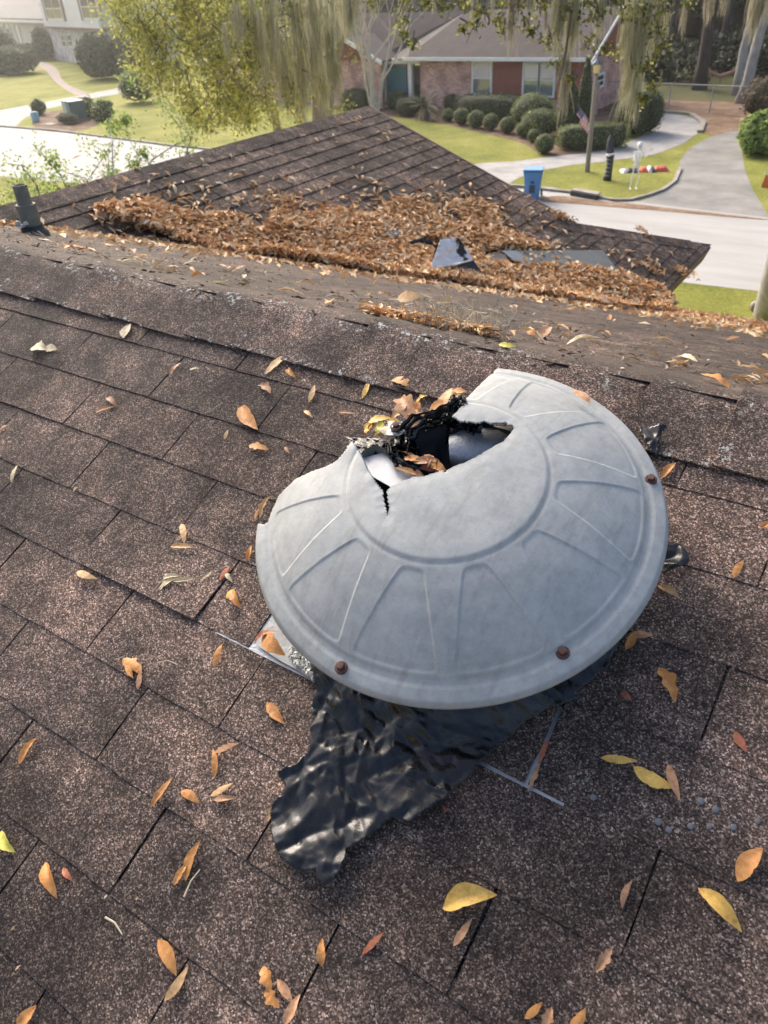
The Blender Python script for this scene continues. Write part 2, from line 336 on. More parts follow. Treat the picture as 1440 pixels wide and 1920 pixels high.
# ------------------------------------------------------------------ ground, street, drives, beds
def sheet(name, pts, z, mat, kind='structure'):
    V = [(float(p[0]), float(p[1]), z) for p in pts]
    from mathutils.geometry import tessellate_polygon
    tris = tessellate_polygon([[Vector(v) for v in V]])
    F = []
    for t in tris:
        a, b, c = [np.array(V[i]) for i in t]
        F.append(tuple(t) if np.cross(b - a, c - a)[2] > 0 else tuple(t[::-1]))
    o = mesh(name, V, F, mat); o['kind'] = kind; return o
def gp(*pts): return [G(*p) for p in pts]
def smooth_poly(pts, it=2):
    pts = [np.array(p[:2], float) for p in pts]
    for _ in range(it):
        q = []
        for i in range(len(pts)):
            a, b = pts[i], pts[(i + 1) % len(pts)]; q += [a * .75 + b * .25, a * .25 + b * .75]
        pts = q
    return pts
sheet('ground', [(-420, -200), (420, -200), (420, 520), (-420, 520)], 0, GRASS)
road_far = [(60, 26.6), (2, 27.0), (-4.15, 27.3), (-8.7, 27.8), (-10.4, 27.9), (-13.5, 28.0), (-17, 28.6), (-24, 29.3), (-33.4, 30.0), (-45.4, 31.4), (-50.7, 31.4), (-70, 29.5), (-130, 20)]
road_near = [(-130, 8), (-70, 18.5), (-50, 21.0), (-36.5, 21.8), (-30, 22.2), (-20, 21.2), (-4.7, 20.35), (-2.7, 20.5), (60, 20.2)]
sheet('street', road_far + road_near, .004, ROAD)
drvA = gp((870, 311), (905, 306), (960, 303), (1027, 295), (1090, 288), (1147, 281), (1193, 260), (1218, 242), (1221, 225), (1223, 217), (1250, 213), (1287, 218), (1310, 227), (1313, 247), (1280, 270), (1227, 290), (1137, 303), (1070, 310), (1003, 322), (972, 334), (945, 350))
drvA = [(-20.5, 29.1), (-20.0, 31.2)] + [p[:2] for p in drvA] + [(-13.6, 28.05)]
sheet('driveway', drvA, .008, DRIVE)
drvB = gp((1195, 379), (1232, 365), (1262, 347), (1272, 325), (1275, 300), (1292, 280), (1320, 262), (1355, 250), (1397, 243), (1396, 262), (1391, 283), (1397, 320), (1410, 353), (1427, 383), (1442, 408))
sheet('driveway.001', drvB, .008, DRIVED)
drvC = gp((0, 207), (60, 196), (147, 180), (233, 163), (300, 152), (300, 160), (240, 173), (160, 187), (93, 203), (45, 222), (30, 237), (0, 235))
sheet('driveway.002', [(-80, 30)] + [p[:2] for p in drvC[:-1]] + [(-55, 31.0)], .008, DRIVE)
sheet('garden_path', smooth_poly(gp((57, 117), (83, 115), (110, 130), (113, 147), (133, 163), (170, 176), (147, 181), (118, 166), (97, 148), (86, 130)), 1), .012, M('garden_path_paving', (.16, .12, .10), (.28, .23, .20), 2, .9))
sheet('mulch_bed', smooth_poly(gp((640, 205), (760, 222), (830, 232), (905, 250), (985, 268), (1012, 292), (1062, 295), (1110, 290), (1150, 280), (1190, 252), (1182, 190), (640, 150))), .006, MULCH)
sheet('leaf_litter_ground', smooth_poly(gp((1196, 183), (1300, 190), (1400, 192), (1420, 215), (1398, 246), (1330, 260), (1316, 235), (1290, 213), (1225, 212), (1190, 225))), .005, LITTER)
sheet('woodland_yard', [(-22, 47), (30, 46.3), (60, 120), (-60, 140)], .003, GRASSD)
sheet('gutter_litter', smooth_poly(gp((1012, 372), (1050, 366), (1110, 377), (1180, 381), (1260, 392), (1440, 411), (1440, 414), (1250, 397), (1150, 389), (1060, 381), (1012, 379))), .013, LITTER)
sheet('bed_left', smooth_poly(gp((55, 240), (70, 210), (150, 205), (200, 215), (180, 240), (110, 250)), 1), .006, MULCH)
sheet('bed_far_left', smooth_poly(gp((-60, 110), (60, 108), (85, 118), (40, 135), (-10, 142), (-80, 150)), 1), .006, MULCH)
def kerb(name, pts, w=.13, h=.085):
    mb = MB()
    for a, b in zip(pts[:-1], pts[1:]):
        a = np.array([*a[:2], 0.]); b = np.array([*b[:2], 0.]); d = nrm(b - a); n = np.array([-d[1], d[0], 0])
        mb.box(a - n * w / 2 - [0, 0, .02], (b - a), n * w, (0, 0, h + .02))
    o = mb.build(name, KERB); o['kind'] = 'structure'; return o
kerb('kerb', gp((1119, 371), (1150, 377), (1180, 377), (1215, 368), (1243, 358), (1265, 342), (1275, 318)))
kerb('kerb.001', gp((985, 351), (1030, 358), (1070, 362)))
kerb('kerb.002', [(-14.0, 28.15), (-12.3, 28.2), (-11.6, 28.2)])
kerb('kerb.003', [(-33.4, 30.0), (-40, 30.8), (-45.4, 31.4), (-50.7, 31.4)])
kerb('kerb.004', [(-20.5, 29.2), (-24, 29.4), (-33.4, 30.1)])
kerb('kerb.005', gp((1312, 249), (1318, 232), (1296, 216), (1270, 213), (1245, 212)), .25, .12)
a = G(1070, 366); b = G(1119, 375)
t = thing('storm_drain', a, 'dark storm drain slot in the kerb below the lawn island', 'storm drain')
MB().box(a + [0, -.06, .005], b - a, (0.02, .10, 0), (0, 0, .14)).build('opening', DARKW, t)
MB().box(a + [0, .0, .148], b - a, (0.0, .35, 0), (0, 0, .04)).build('concrete_lid', KERB, t)

# ------------------------------------------------------------------ the roof we stand on
PITCH = R(21.676); TW = math.tan(PITCH); TF = .362
U = np.array([1., 0, 0]); VD = np.array([0, -math.cos(PITCH), -math.sin(PITCH)]); NR = np.array([0, -math.sin(PITCH), math.cos(PITCH)])
RO = np.array([-1.7257, 1.1686, 7 - .6269]); CW, HW = .127, .1525
RIDGE_Y = 1.236; RIDGE_Z = 7 - .600
def roof(u, v, h=0.): return RO + U * u + VD * v + NR * h
def onroof(px, py, h=0.):
    return hit(px, py, NR, RO + NR * h)
house = thing('roofed_house', (-2, 1.2, 0), 'house with worn brown asphalt shingle roof seen from its ridge', 'house')
near = MB(); near.box(roof(-7, -.075, -.03), U * 14, VD * 3.4, NR * .018).build('near_slope', UNDER, house)
near = bpy.data.objects['near_slope']
def tabverts(u0, u1, k, lift=0., bend=0., poly=None):
    v0, v1 = (k - 1) * CW - .02, k * CW
    rs = random.Random(int(k * 1000 + u0 * 977)); V = []; nu = 9; nv = 4
    xs = np.linspace(u0, u1, nu); 
    for top in (1, 0):
        for iv in range(nv):
            f = iv / (nv - 1)
            for iu, x in enumerate(xs):
                jit = (rs.uniform(-.0011, .0011) if iv == nv - 1 else 0)
                h = -.0032 + f * .0032 + (.0026 if top else 0) - (.0009 if (top and iv == nv - 1) else 0) + lift * f * f + bend * f * f * (iu / (nu - 1) if bend > 0 else (1 - iu / (nu - 1)) * -1) 
                xe = x + (rs.uniform(-.0012, .0012) if iu in (0, nu - 1) else 0)
                V.append(roof(xe, v0 + (v1 - v0) * f + jit, h))
    F = []; N = nu * nv
    for iv in range(nv - 1):
        for iu in range(nu - 1):
            a = iv * nu + iu; F.append((a, a + nu, a + nu + 1, a + 1)); F.append((N + a, N + a + 1, N + a + nu + 1, N + a + nu))
    for iu in range(nu - 1):
        a = (nv - 1) * nu + iu; F.append((a, N + a, N + a + 1, a + 1))
    for iv in range(nv - 1):
        a = iv * nu; F.append((a, N + a, N + a + nu, a + nu)); a += nu - 1; F.append((a + nu, N + a + nu, N + a, a))
    return V, F
for k in range(1, 17):
    off = 0 if k % 2 else 1
    for jj in range(-9, 12):
        j0 = jj * 2 + off
        if k > 10 and (j0 < 2 or j0 > 16): continue
        if j0 < -8: continue
        uo = .0015 + random.uniform(-.0007, .001); u0 = j0 * HW + uo; u1 = (j0 + 2) * HW - .0016
        lift = random.choice([0, 0, 0, 0, .0008, .0018]); bend = 0
        if k == 5 and j0 == 6: u1 = 6.76 * HW
        if k == 5 and j0 == 4: lift = .006
        if k == 5 and j0 == 10: u0 = 9.90 * HW
        if k == 5 and j0 == 8: u1 = 9.855 * HW
        V, F = tabverts(u0, u1, k, lift, bend)
        mesh('shingle', V, F, SH, near)
# solid courses under the tabs so slots show shingle, not void
for k in range(1, 17):
    v0, v1 = (k - 1) * CW - .02, k * CW + .05
    mb = MB(); mb.add([roof(-3, v0, -.0078), roof(3, v0, -.0078), roof(3, v1, -.0052), roof(-3, v1, -.0052)], [(0, 3, 2, 1)])
    if k == 1: base = mb
    else: base.add(mb.V, mb.F)
bs = base.build('course_backing', SH, near)
for q, (x, y, r_) in enumerate([(1112, 1495, .0042), (1314, 1502, .0048), (1342, 1518, .0045), (1234, 1541, .0045), (1254, 1556, .0040), (1295, 1549, .0042), (1330, 1549, .0036), (1375, 1551, .0042), (1100, 1462, .0030), (1420, 1540, .0035)]):
    c = onroof(x, y, .0018); MB().lathe([(r_, -.003), (r_ * .95, .0002), (r_ * .6, .0007), (.0001, .0008)], c, NR, U + VD * .4 * math.sin(q), n=9).build('sealant_spot', M('sealant_spot', (.09, .10, .11), (.15, .16, .17), 90, .5) if q == 0 else bpy.data.materials['sealant_spot'], near, True)
# ridge caps, bent over the ridge
caps = thing('ridge_cap', (-2, 1.236, 6.4), None, None); caps.parent = house; caps.location = Vector((0, 0.036, 6.4)); OFF[caps.name] = np.array([-2, 1.236, 6.4])
VF = np.array([0, 1 / math.hypot(1, TF), -TF / math.hypot(1, TF)]); NF = np.array([0, TF, 1]) / math.hypot(1, TF)
RP = np.array([0, RIDGE_Y, RIDGE_Z])
def capcurve(s, h):                          # s>0 towards the camera, s<0 the far side; rounded over the ridge
    rr = .045
    if s > rr: return RP + VD * s + NR * h
    if s < -rr: return RP + VF * (-s) + NF * h
    t_ = s / rr; near_p = RP + VD * rr; far_p = RP + VF * rr
    m_ = (t_ + 1) / 2; a = far_p * (1 - m_) ** 2 + 2 * m_ * (1 - m_) * RP + near_p * m_ ** 2
    n_ = nrm(NF * (1 - m_) + NR * m_); return a + n_ * h
CE = .1425
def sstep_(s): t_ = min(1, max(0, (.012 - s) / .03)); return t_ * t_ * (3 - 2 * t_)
ci = 0
for i in range(-26, 20):
    x0 = RO[0] - .055 * HW + i * (2 * HW) * .5 * .935 
    x1 = x0 + CE + .03
    ss = np.linspace(-.158, .15, 17); V = []; rs = random.Random(i); w = rs.uniform(.147, .156); tilt = rs.uniform(-.004, .004); buck = rs.choice([0, .002, .006, .010])
    nx = 5
    for top in (1, 0):
        for ix in range(nx):
            f = ix / (nx - 1); x = x0 + (x1 - x0) * f
            for s in ss:
                sw = s * w / .15; h = .001 + (.0085 + buck * math.exp(-(s / .05) ** 2)) * (1 - f) ** 1.0 + (.004 if top else 0)
                p = capcurve(sw, h); V.append((x + tilt * s / .15 + (rs.uniform(-.0015, .0015) if ix == 0 else 0), p[1], p[2]))
    n = len(ss); N = n * nx; F = []
    for ix in range(nx - 1):
        for q in range(n - 1):
            a = ix * n + q; F.append((a, a + n, a + n + 1, a + 1)[::-1]); F.append((N + a, N + a + 1, N + a + n + 1, N + a + n)[::-1])
    for q in range(n - 1): F.append((q, q + 1, N + q + 1, N + q)[::-1])
    for ix in range(nx - 1):
        a = ix * n; F.append((a, N + a, N + a + n, a + n)[::-1]); a += n - 1; F.append((a + n, N + a + n, N + a, a)[::-1])
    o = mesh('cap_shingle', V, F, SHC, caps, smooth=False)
    at = o.data.attributes.new('crust', 'FLOAT', 'POINT')
    vals = []
    for top in (1, 0):
        for ix in range(nx):
            for s in ss: vals.append(max(0, 1 - abs(s - .015) / .034) if abs(s) < .1 else (1.0 if s > .146 or (ix == 0 and 0 < s) else 0))
    at.data.foreach_set('value', np.array(vals, dtype=np.float32))
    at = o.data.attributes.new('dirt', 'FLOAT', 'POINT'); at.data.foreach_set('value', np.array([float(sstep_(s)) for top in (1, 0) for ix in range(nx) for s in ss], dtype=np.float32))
# far slope, stepped courses in one sheet (seen edge-on)
EAVE_Z = 7 - 2.172
FE = RIDGE_Y + (RIDGE_Z - EAVE_Z) / TF
mb = MB(); L = math.hypot(FE - RIDGE_Y, RIDGE_Z - EAVE_Z); nrow = int(L / CW)
for i in range(nrow):
    a = RP + VF * (i * CW - .01) + NF * 0; b = RP + VF * ((i + 1) * CW) + NF * .003
    for j in range(-40, 30):
        x0 = j * .305 + (i % 2) * .15 + .003; hh = random.uniform(0, .0012) * NF
        mb.add([a + [x0, 0, 0], b + [x0, 0, 0] + hh, b + [x0 + .303, 0, 0] + hh, a + [x0 + .303, 0, 0], b + [x0, 0, 0] - NF * .006, b + [x0 + .303, 0, 0] - NF * .006], [(3, 2, 1, 0), (1, 2, 5, 4)])
fs = mb.build('far_slope', SHW, house)
mb = MB(); mb.box(RP + [-12, 0, -.02], (21, 0, 0), VF * L, NF * -.02).build('far_slope_deck', UNDER, house)
# front wing
WX = -4.40; WZ = 6.0; WE = -1.52; GY = 6.25                    # ridge X and height, eave X, gable end Y
SW = np.array([math.cos(PITCH), 0, -math.sin(PITCH)]); NW = np.array([math.sin(PITCH), 0, math.cos(PITCH)])
WL = (WE - WX) / math.cos(PITCH)
hipx0 = -2.39; hipy1 = 7.30
def wing(s, y, h=0.): return np.array([WX, 0, WZ]) + SW * s + np.array([0, y, 0]) + NW * h
def onwing(px, py, h=0.): return hit(px, py, NW, wing(0, 0, h))
wing_o = MB().add([wing(0, 1.6, -.008), wing(WL, 1.6, -.008), wing(WL, hipy1, -.008), wing((hipx0 - WX) / math.cos(PITCH), GY, -.008), wing(0, GY, -.008)], [(0, 1, 2, 3, 4)]).build('wing_slope', UNDER, house)
wrows = int(WL / CW) + 1
for i in range(wrows):
    s0, s1 = i * CW, min((i + 1) * CW, WL + .01)
    xm = WX + s1 * math.cos(PITCH)
    yend = GY + .03 if xm < hipx0 else GY + (xm - hipx0) * (hipy1 - GY) / (WE - hipx0)
    ystart = RIDGE_Y + (RIDGE_Z - (WZ - s1 * math.sin(PITCH))) / TF - .35
    def yE(s_): xx = WX + s_ * math.cos(PITCH); return GY + .03 if xx < hipx0 else GY + (xx - hipx0) * (hipy1 - GY) / (WE - hipx0)
    y = yend
    first = True
    while y > ystart:
        Ls = (.915 if not first else random.choice([.3, .6, .915])); first = False
        ya = max(y - Ls, ystart); mb = MB()
        nt_ = max(1, round((y - ya) / .305)); lift = random.uniform(0, .0012)
        for q in range(nt_):
            y0 = ya + (y - ya) * q / nt_ + .003; y1 = ya + (y - ya) * (q + 1) / nt_ - .003; l2 = lift + random.uniform(0, .0008)
            yt = min(y1, yE(s0)) if y1 > yE(s0) - .01 else y1
            A = [wing(s0 - .01, min(y0, yt - .01), -.002), wing(s0 - .01, yt, -.002), wing(s1, y1, .0026 + l2), wing(s1, y0, .0026 + l2)]
            B = [wing(s1, y1, 0.0), wing(s1, y0, 0.0), wing(s0, yt, -.006), wing(s0, min(y0, yt - .01), -.006)]
            mb.add(A + B, [(0, 3, 2, 1), (3, 5, 4, 2), (2, 4, 6, 1), (0, 7, 5, 3)])
        mb.build('shingle_strip', SHF, wing_o)
        y = ya - .001
# other side, hip end, gable
mb = MB(); lw = 3.0
mb.add([(WX, 1.6, WZ), (WX, GY, WZ), (WX - lw, GY, WZ - lw * TW), (WX - lw, 1.6, WZ - lw * TW)], [(0, 1, 2, 3)])
mb.add([wing((hipx0 - WX) / math.cos(PITCH), GY, 0), wing(WL, hipy1, 0), (WX - (WE - WX), hipy1, WZ - 2.88 * TW), (2 * WX - hipx0, GY, wing((hipx0 - WX) / math.cos(PITCH), GY, 0)[2])], [(0, 1, 2, 3)])
mb.build('hidden_slopes', SHF, wing_o)
MB().add([(hipx0, GY, wing((hipx0 - WX) / math.cos(PITCH), GY)[2] - .02), (WX, GY, WZ - .02), (2 * WX - hipx0, GY, wing((hipx0 - WX) / math.cos(PITCH), GY)[2] - .02)], [(0, 1, 2)]).build('gable_end', WHITE, wing_o)
def capline(name, A, B, nside1, nside2, w=.14, e=.143, mat=SHF):
    A, B = np.array(A, float), np.array(B, float); d = nrm(B - A); n = int(np.linalg.norm(B - A) / e)
    up = nrm(np.array(nside1) + np.array(nside2)); s1 = nrm(np.cross(d, nside1)); s2 = nrm(np.cross(d, nside2))
    if s1 @ nside2 < 0: s1 = -s1
    s2 = -s2 if s2 @ nside1 < 0 else s2
    s1, s2 = (s1 if (s1[2] < 0) else -s1), (s2 if s2[2] < 0 else -s2)
    for i in range(n):
        a = A + d * i * e; b = a + d * (e + .025); h = random.uniform(.004, .006)
        V = [a + s1 * w + np.array(nside1) * h, a + up * (h + .004), a + s2 * w + np.array(nside2) * h, b + s1 * w + np.array(nside1) * .004, b + up * .008, b + s2 * w + np.array(nside2) * .004]
        V += [V[0] - up * .006, V[1] - up * .006, V[2] - up * .006]
        mesh('cap_shingle', V, [(0, 1, 4, 3), (1, 2, 5, 4), (0, 6, 7, 1), (1, 7, 8, 2), (0, 3, 4, 1)[::-1] if False else (6, 0, 3)], mat, wing_o)
NW2 = np.array([-math.sin(PITCH), 0, math.cos(PITCH)]); NH = nrm(np.cross([1., 0, 0], wing((hipx0 - WX) / math.cos(PITCH), GY) - wing(WL, hipy1))); NH = NH if NH[2] > 0 else -NH
capline('w', (WX, GY, WZ), (WX, 2.1, WZ), NW, NW2)
capline('h', wing(WL - .15, hipy1 - .17), wing((hipx0 - WX) / math.cos(PITCH) - .1, GY - .1), NW, NH)
# rake edge, eaves trim, walls
MB().box(wing(0, GY + .03, -.03), SW * ((hipx0 - WX) / math.cos(PITCH)), (0, .02, 0), NW * .034).build('rake_trim', BROWNP, house)
MB().box(wing(WL + .002, 4.6, -.15), (0, hipy1 - 4.62, 0), NW * .14, SW * .02).build('eave_trim', BROWNP, house)
MB().box((-12, FE + .005, EAVE_Z - .16), (21, 0, 0), (0, .02, 0), (0, 0, .14)).build('fascia', BROWNP, house)
mb = MB(); mb.box((-12, -6, 0), (20.5, 0, 0), (0, FE + 5.6, 0), (0, 0, EAVE_Z - .15)); mb.box((WX - 2.4, FE - .4, 0), (4.8, 0, 0), (0, hipy1 - FE, 0), (0, 0, EAVE_Z - .15)); mb.build('wall', BRKP, house)

# vent pipe beyond the ridge
bp_ = P(62, 431, 3.95); bz = RIDGE_Z - TF * (bp_[1] - RIDGE_Y); bp_ = np.array([bp_[0], bp_[1], bz])
t = thing('vent_pipe', bp_, 'grey plumbing vent pipe with stepped collar on the left roof', 'vent pipe')
tilt = nrm([0, 0, 1])
MB().lathe([(.066, -.03), (.064, .009), (.050, .024), (.047, .045)], bp_, tilt, n=24).build('rubber_boot', LEAD, t, True)
MB().lathe([(.038, .02), (.042, .035), (.043, .127), (.042, .131), (.033, .131)], bp_, tilt, n=24).build('collar', PIPE, t)
MB().lathe([(.031, .11), (.030, .206), (.030, .210), (.025, .210), (.025, .12)], bp_, tilt, n=24).build('pipe', PIPE, t)
mb = MB()
for q in range(14):
    a = random.uniform(-2.6, -.3); c = bp_ + np.array([math.cos(a) * .056, math.sin(a) * .056, random.choice([.012, .018, .055, .065])]); mb.tube([c - [0, 0, .006], c + [0, 0, .006]], [.011, .008], 6)
mb.build('old_sealant', CAULK, t)['kind'] = 'stuff'
# ------------------------------------------------------------------ roof ventilator with its broken dome
DC = np.array([-.4470, .7900, 7 - .6450]); DN = nrm([.068, -.330, .942])
EX = nrm(np.array([1., 0, 0]) - DN[0] * DN); EY = np.cross(DN, EX)
def dm(x, y, h): return DC + EX * x + EY * y + DN * h
PR = [0, .06, .12, .14, .17, .2, .23, .25, .258, .264, .270, .276, .284, .290, .2945]
PH = [.0935, .0925, .087, .0835, .0745, .062, .0445, .0305, .0235, .0165, .0135, .0130, .0095, .0065, -.003]
_rg = np.linspace(0, .2945, 1473); _h0 = np.interp(_rg, PR, PH); _ext = np.concatenate([_h0[60:0:-1], _h0, np.full(60, _h0[-1])]); _sm = np.convolve(np.convolve(_ext, np.ones(61) / 61, 'same'), np.ones(61) / 61, 'same')[60:-60]
_w = np.clip((.246 - _rg) / .02, 0, 1); _hp = _sm * _w + _h0 * (1 - _w)
def prof(r_): return np.interp(r_, _rg, _hp)
def dloc(px, py):
    h = .05
    for _ in range(25):
        c = DC + DN * h; d = ray(px, py); X = EYE + d * ((DN @ (c - EYE)) / (DN @ d)) - c; x, y = X @ EX, X @ EY; h = float(prof(math.hypot(x, y)))
    return x, y
crop = lambda x, y: dloc(460 + x / 1.7143, 660 + y / 1.7143)
hole = [(345, 293), (372, 330), (398, 385), (425, 428), (441, 447), (446, 478), (451, 500), (457, 530), (463, 500), (458, 475), (455, 448), (468, 434), (500, 421), (540, 404), (575, 402), (600, 394), (625, 384), (650, 381), (672, 369), (700, 360), (733, 344), (762, 330), (800, 305), (832, 290), (850, 266), (866, 247), (858, 236), (846, 237), (838, 226), (820, 229), (790, 230), (765, 224), (750, 230), (718, 226), (690, 224), (678, 214), (664, 210), (680, 195), (700, 172), (697, 156), (716, 141), (730, 124), (755, 100), (775, 82), (800, 60), (826, 46), (845, 40)]
hp = [crop(*p) for p in hole]
lastr = math.hypot(*hp[-1]); la = math.atan2(hp[-1][1], hp[-1][0])
for a in np.linspace(la, R(206), 10): hp.append((.34 * math.cos(a), .34 * math.sin(a)))
hp += [crop(*p) for p in [(44, 552), (62, 556), (74, 545), (80, 525), (90, 500), (110, 462), (130, 440), (160, 410), (200, 390), (250, 372), (283, 358), (292, 352), (318, 330)]]
HP = np.array(hp)
def inpoly(x, y, poly):
    x = np.asarray(x); y = np.asarray(y); ins = np.zeros(x.shape, bool); n = len(poly)
    for i in range(n):
        x1, y1 = poly[i]; x2, y2 = poly[i - 1]
        c = ((y1 > y) != (y2 > y)) & (x < (x2 - x1) * (y - y1) / (y2 - y1 + 1e-12) + x1); ins ^= c
    return ins
def sstep(a, b, x): t_ = np.clip((x - a) / (b - a), 0, 1); return t_ * t_ * (3 - 2 * t_)
nr_, na_ = 150, 1100
rr = np.concatenate([np.linspace(.002, .24, 112), np.linspace(.2417, .2945, nr_ - 112)])
aa = np.linspace(0, 2 * math.pi, na_, endpoint=False)
RR, AA = np.meshgrid(rr, aa, indexing='ij'); H = prof(RR)
H = H + .0022 * (1 - sstep(.1335, .1375, RR)) - .0008 * np.exp(-((RR - .139) / .002) ** 2)
DEG = np.degrees(AA)
for cdeg in (-139.5, -109, -78.5, -48, -17, 14.5, 45, 75.5, 106):
    dd = (DEG - cdeg + 180) % 360 - 180; s_ = np.abs(np.radians(dd)) * RR
    f = np.clip((RR - .148) / (.256 - .148), 0, 1); hw = .0125 + f * (.256 * math.radians(12.2) - .0125)
    e1_ = hw - s_; e2_ = RR - .150; e3_ = .256 - RR; kk = .0032; edge = -kk * np.log(np.exp(-e1_ / kk) + np.exp(-e2_ / kk) + np.exp(-e3_ / kk)) + .002
    H = H - .0017 * sstep(-.0016, .0016, edge) + .0002 * np.exp(-((edge + .0016) / .0014) ** 2)
H = H + .0012 * np.sin(AA * 2 + 1) * (RR / .3) ** 2 + .0016 * np.exp(-((RR - .262) / .0025) ** 2)
XX = RR * np.cos(AA); YY = RR * np.sin(AA)
# torn lips sag a little near the break
dmin = np.full(RR.shape, 9.)
for i in range(len(HP) - 14): dmin = np.minimum(dmin, np.hypot(XX - HP[i][0], YY - HP[i][1]))
tip = np.hypot(XX - crop(345, 293)[0], YY - crop(345, 293)[1]); H = H + .006 * np.exp(-(tip / .03) ** 2) - .0012 * np.exp(-(dmin / .010) ** 2)
VV = DC + XX[..., None] * EX + YY[..., None] * EY + H[..., None] * DN; VV = VV.reshape(-1, 3)
I, J = np.meshgrid(np.arange(nr_ - 1), np.arange(na_), indexing='ij'); J2 = (J + 1) % na_
cx = (XX[:-1, :] + XX[1:, :]) / 2; cy = (YY[:-1, :] + YY[1:, :]) / 2
jx = np.array([[mnoise.noise(Vector((a * 130, b * 130, 3.)))for a, b in ((.3 * math.cos(t_), .3 * math.sin(t_)) for t_ in aa)]]) * .0012
keep = ~inpoly(cx + jx, cy - jx, hp)
Fq = np.stack([I * na_ + J, (I + 1) * na_ + J, (I + 1) * na_ + J2, I * na_ + J2], -1)[keep]
vent = thing('roof_ventilator', DC - NR * .11, 'grey domed attic ventilator with its top broken open', 'roof ventilator')
dome = mesh('dome_cover', VV, Fq, DOME, vent, True)
# weld the pole and drop loose vertices
import bmesh
bm = bmesh.new(); bm.from_mesh(dome.data); bmesh.ops.delete(bm, geom=[v for v in bm.verts if not v.link_faces], context='VERTS'); bm.to_mesh(dome.data); bm.free()
sol = dome.modifiers.new('thickness', 'SOLIDIFY'); sol.thickness = .0024; sol.offset = -1
def bolt(px, py, h0=0.):
    x, y = dloc(px, py); h = float(prof(math.hypot(x, y))) + h0
    mb = MB().lathe([(.0085, -.003), (.0088, .0015), (.0078, .0025), (.0055, .0027)], dm(x, y, h), DN, n=18).lathe([(.0056, .0025), (.0056, .0070), (.0048, .0082), (.0001, .0084)], dm(x, y, h), DN, n=6)
    return mb.build('bolt', RUST, dome)
bolt(640, 1252); bolt(1055, 1224); bolt(1220, 900)
# throat, flashing plate, bracket, motor can
TC = np.array(dm(0, 0, 0)); base_h = NR @ (TC - RO); CB = TC - NR * base_h
mb = MB().lathe([(.178, -.003), (.178, .05), (.176, .075), (.172, .075), (.174, .05), (.174, -.003)], CB, NR, n=64); mb.build('throat', GALV, vent, True)
# the light flashing ring under the tear and the fan guard
mb = MB()
for a0, a1, r0, r1, h in ((150, 232, .06, .215, .058),):
    n = 14; V = []
    for i in range(n + 1):
        a = R(a0 + (a1 - a0) * i / n)
        for r_ in (r0, r1):
            for dz in (0, -.002): V.append(dm(r_ * math.cos(a), r_ * math.sin(a), h - .02 * (r_ - .06) / .15 + dz))
    F = []
    for i in range(n):
        b0 = i * 4; F += [(b0, b0 + 2, b0 + 6, b0 + 4), (b0 + 1, b0 + 5, b0 + 7, b0 + 3), (b0, b0 + 4, b0 + 5, b0 + 1), (b0 + 2, b0 + 3, b0 + 7, b0 + 6)]
    mb.add(V, F)
pl_px = [(372, 335), (455, 318), (560, 405), (470, 440), (440, 446), (400, 420)]
mb = MB(); top = []
for (x, y) in [(368, 342), (450, 322), (500, 365), (600, 440), (520, 470), (472, 436), (402, 396)]:
    top.append(hit(460 + x / 1.7143, 660 + y / 1.7143, DN, dm(0, 0, .055)))
MB().prism(top, DN * -.002).build('inner_plate', GALV, vent)
# dark cowl piece with rim (left of the plate)
mb = MB(); V = []
n = 10
for i in range(n + 1):
    f = i / n; p = hit(*[(460 + (374 + f * 90) / 1.7143), (660 + (322 - 22 * math.sin(f * 3.1)) / 1.7143)], DN, dm(0, 0, .066)); V += [p, p + DN * -.018 + EY * -.005]
MB().add(V, [(2 * i, 2 * i + 2, 2 * i + 3, 2 * i + 1) for i in range(n)]).build('cowl_strip', PIPE, vent)
# fan motor shroud: curved speckled metal on the right of the hole
mc = hit(460 + 780 / 1.7143, 660 + 300 / 1.7143, DN, dm(0, 0, .035)); ax_ = nrm(EX * .78 + EY * .42 - DN * .12); bx = nrm(np.cross(DN, ax_))
V = []; na2 = 18; ln = .075
for i in range(9):
    f = i / 8; c = mc + ax_ * (-ln * .75 + f * ln * 1.9); rad = .040 * (1 - .35 * (1 - min(1, f * 3.2)) ** 2)
    for k_ in range(na2 + 1):
        a = math.pi * (k_ / na2) * 1.15 - .25; V.append(c + bx * rad * math.cos(a) + DN * (rad * math.sin(a) * .75 - .012))
F = [(i * (na2 + 1) + k_, i * (na2 + 1) + k_ + 1, (i + 1) * (na2 + 1) + k_ + 1, (i + 1) * (na2 + 1) + k_) for i in range(8) for k_ in range(na2)]
mesh('fan_shroud', V, F, GALVD, vent, True)
# bracket with bolt
bc = hit(460 + 488 / 1.7143, 660 + 250 / 1.7143, DN, dm(0, 0, .045)); b1 = nrm(EX * .93 + EY * .3); b2 = np.cross(DN, b1)
MB().box(bc - b1 * .015 - b2 * .014, b1 * .030, b2 * .028, DN * .003).build('bracket', GALVD, vent)
MB().lathe([(.0095, .002), (.0095, .006), (.007, .007), (.0068, .0065)], bc + DN * .002, DN, n=20).lathe([(.0052, .006), (.0052, .012), (.0002, .0125)], bc + DN * .002, DN, n=6).build('bolt', RUST, vent)
MB().tube([bc - DN * .002, bc + DN * -.05 - b2 * .01], [.006, .006], 8).build('bracket_leg', RUST, vent)
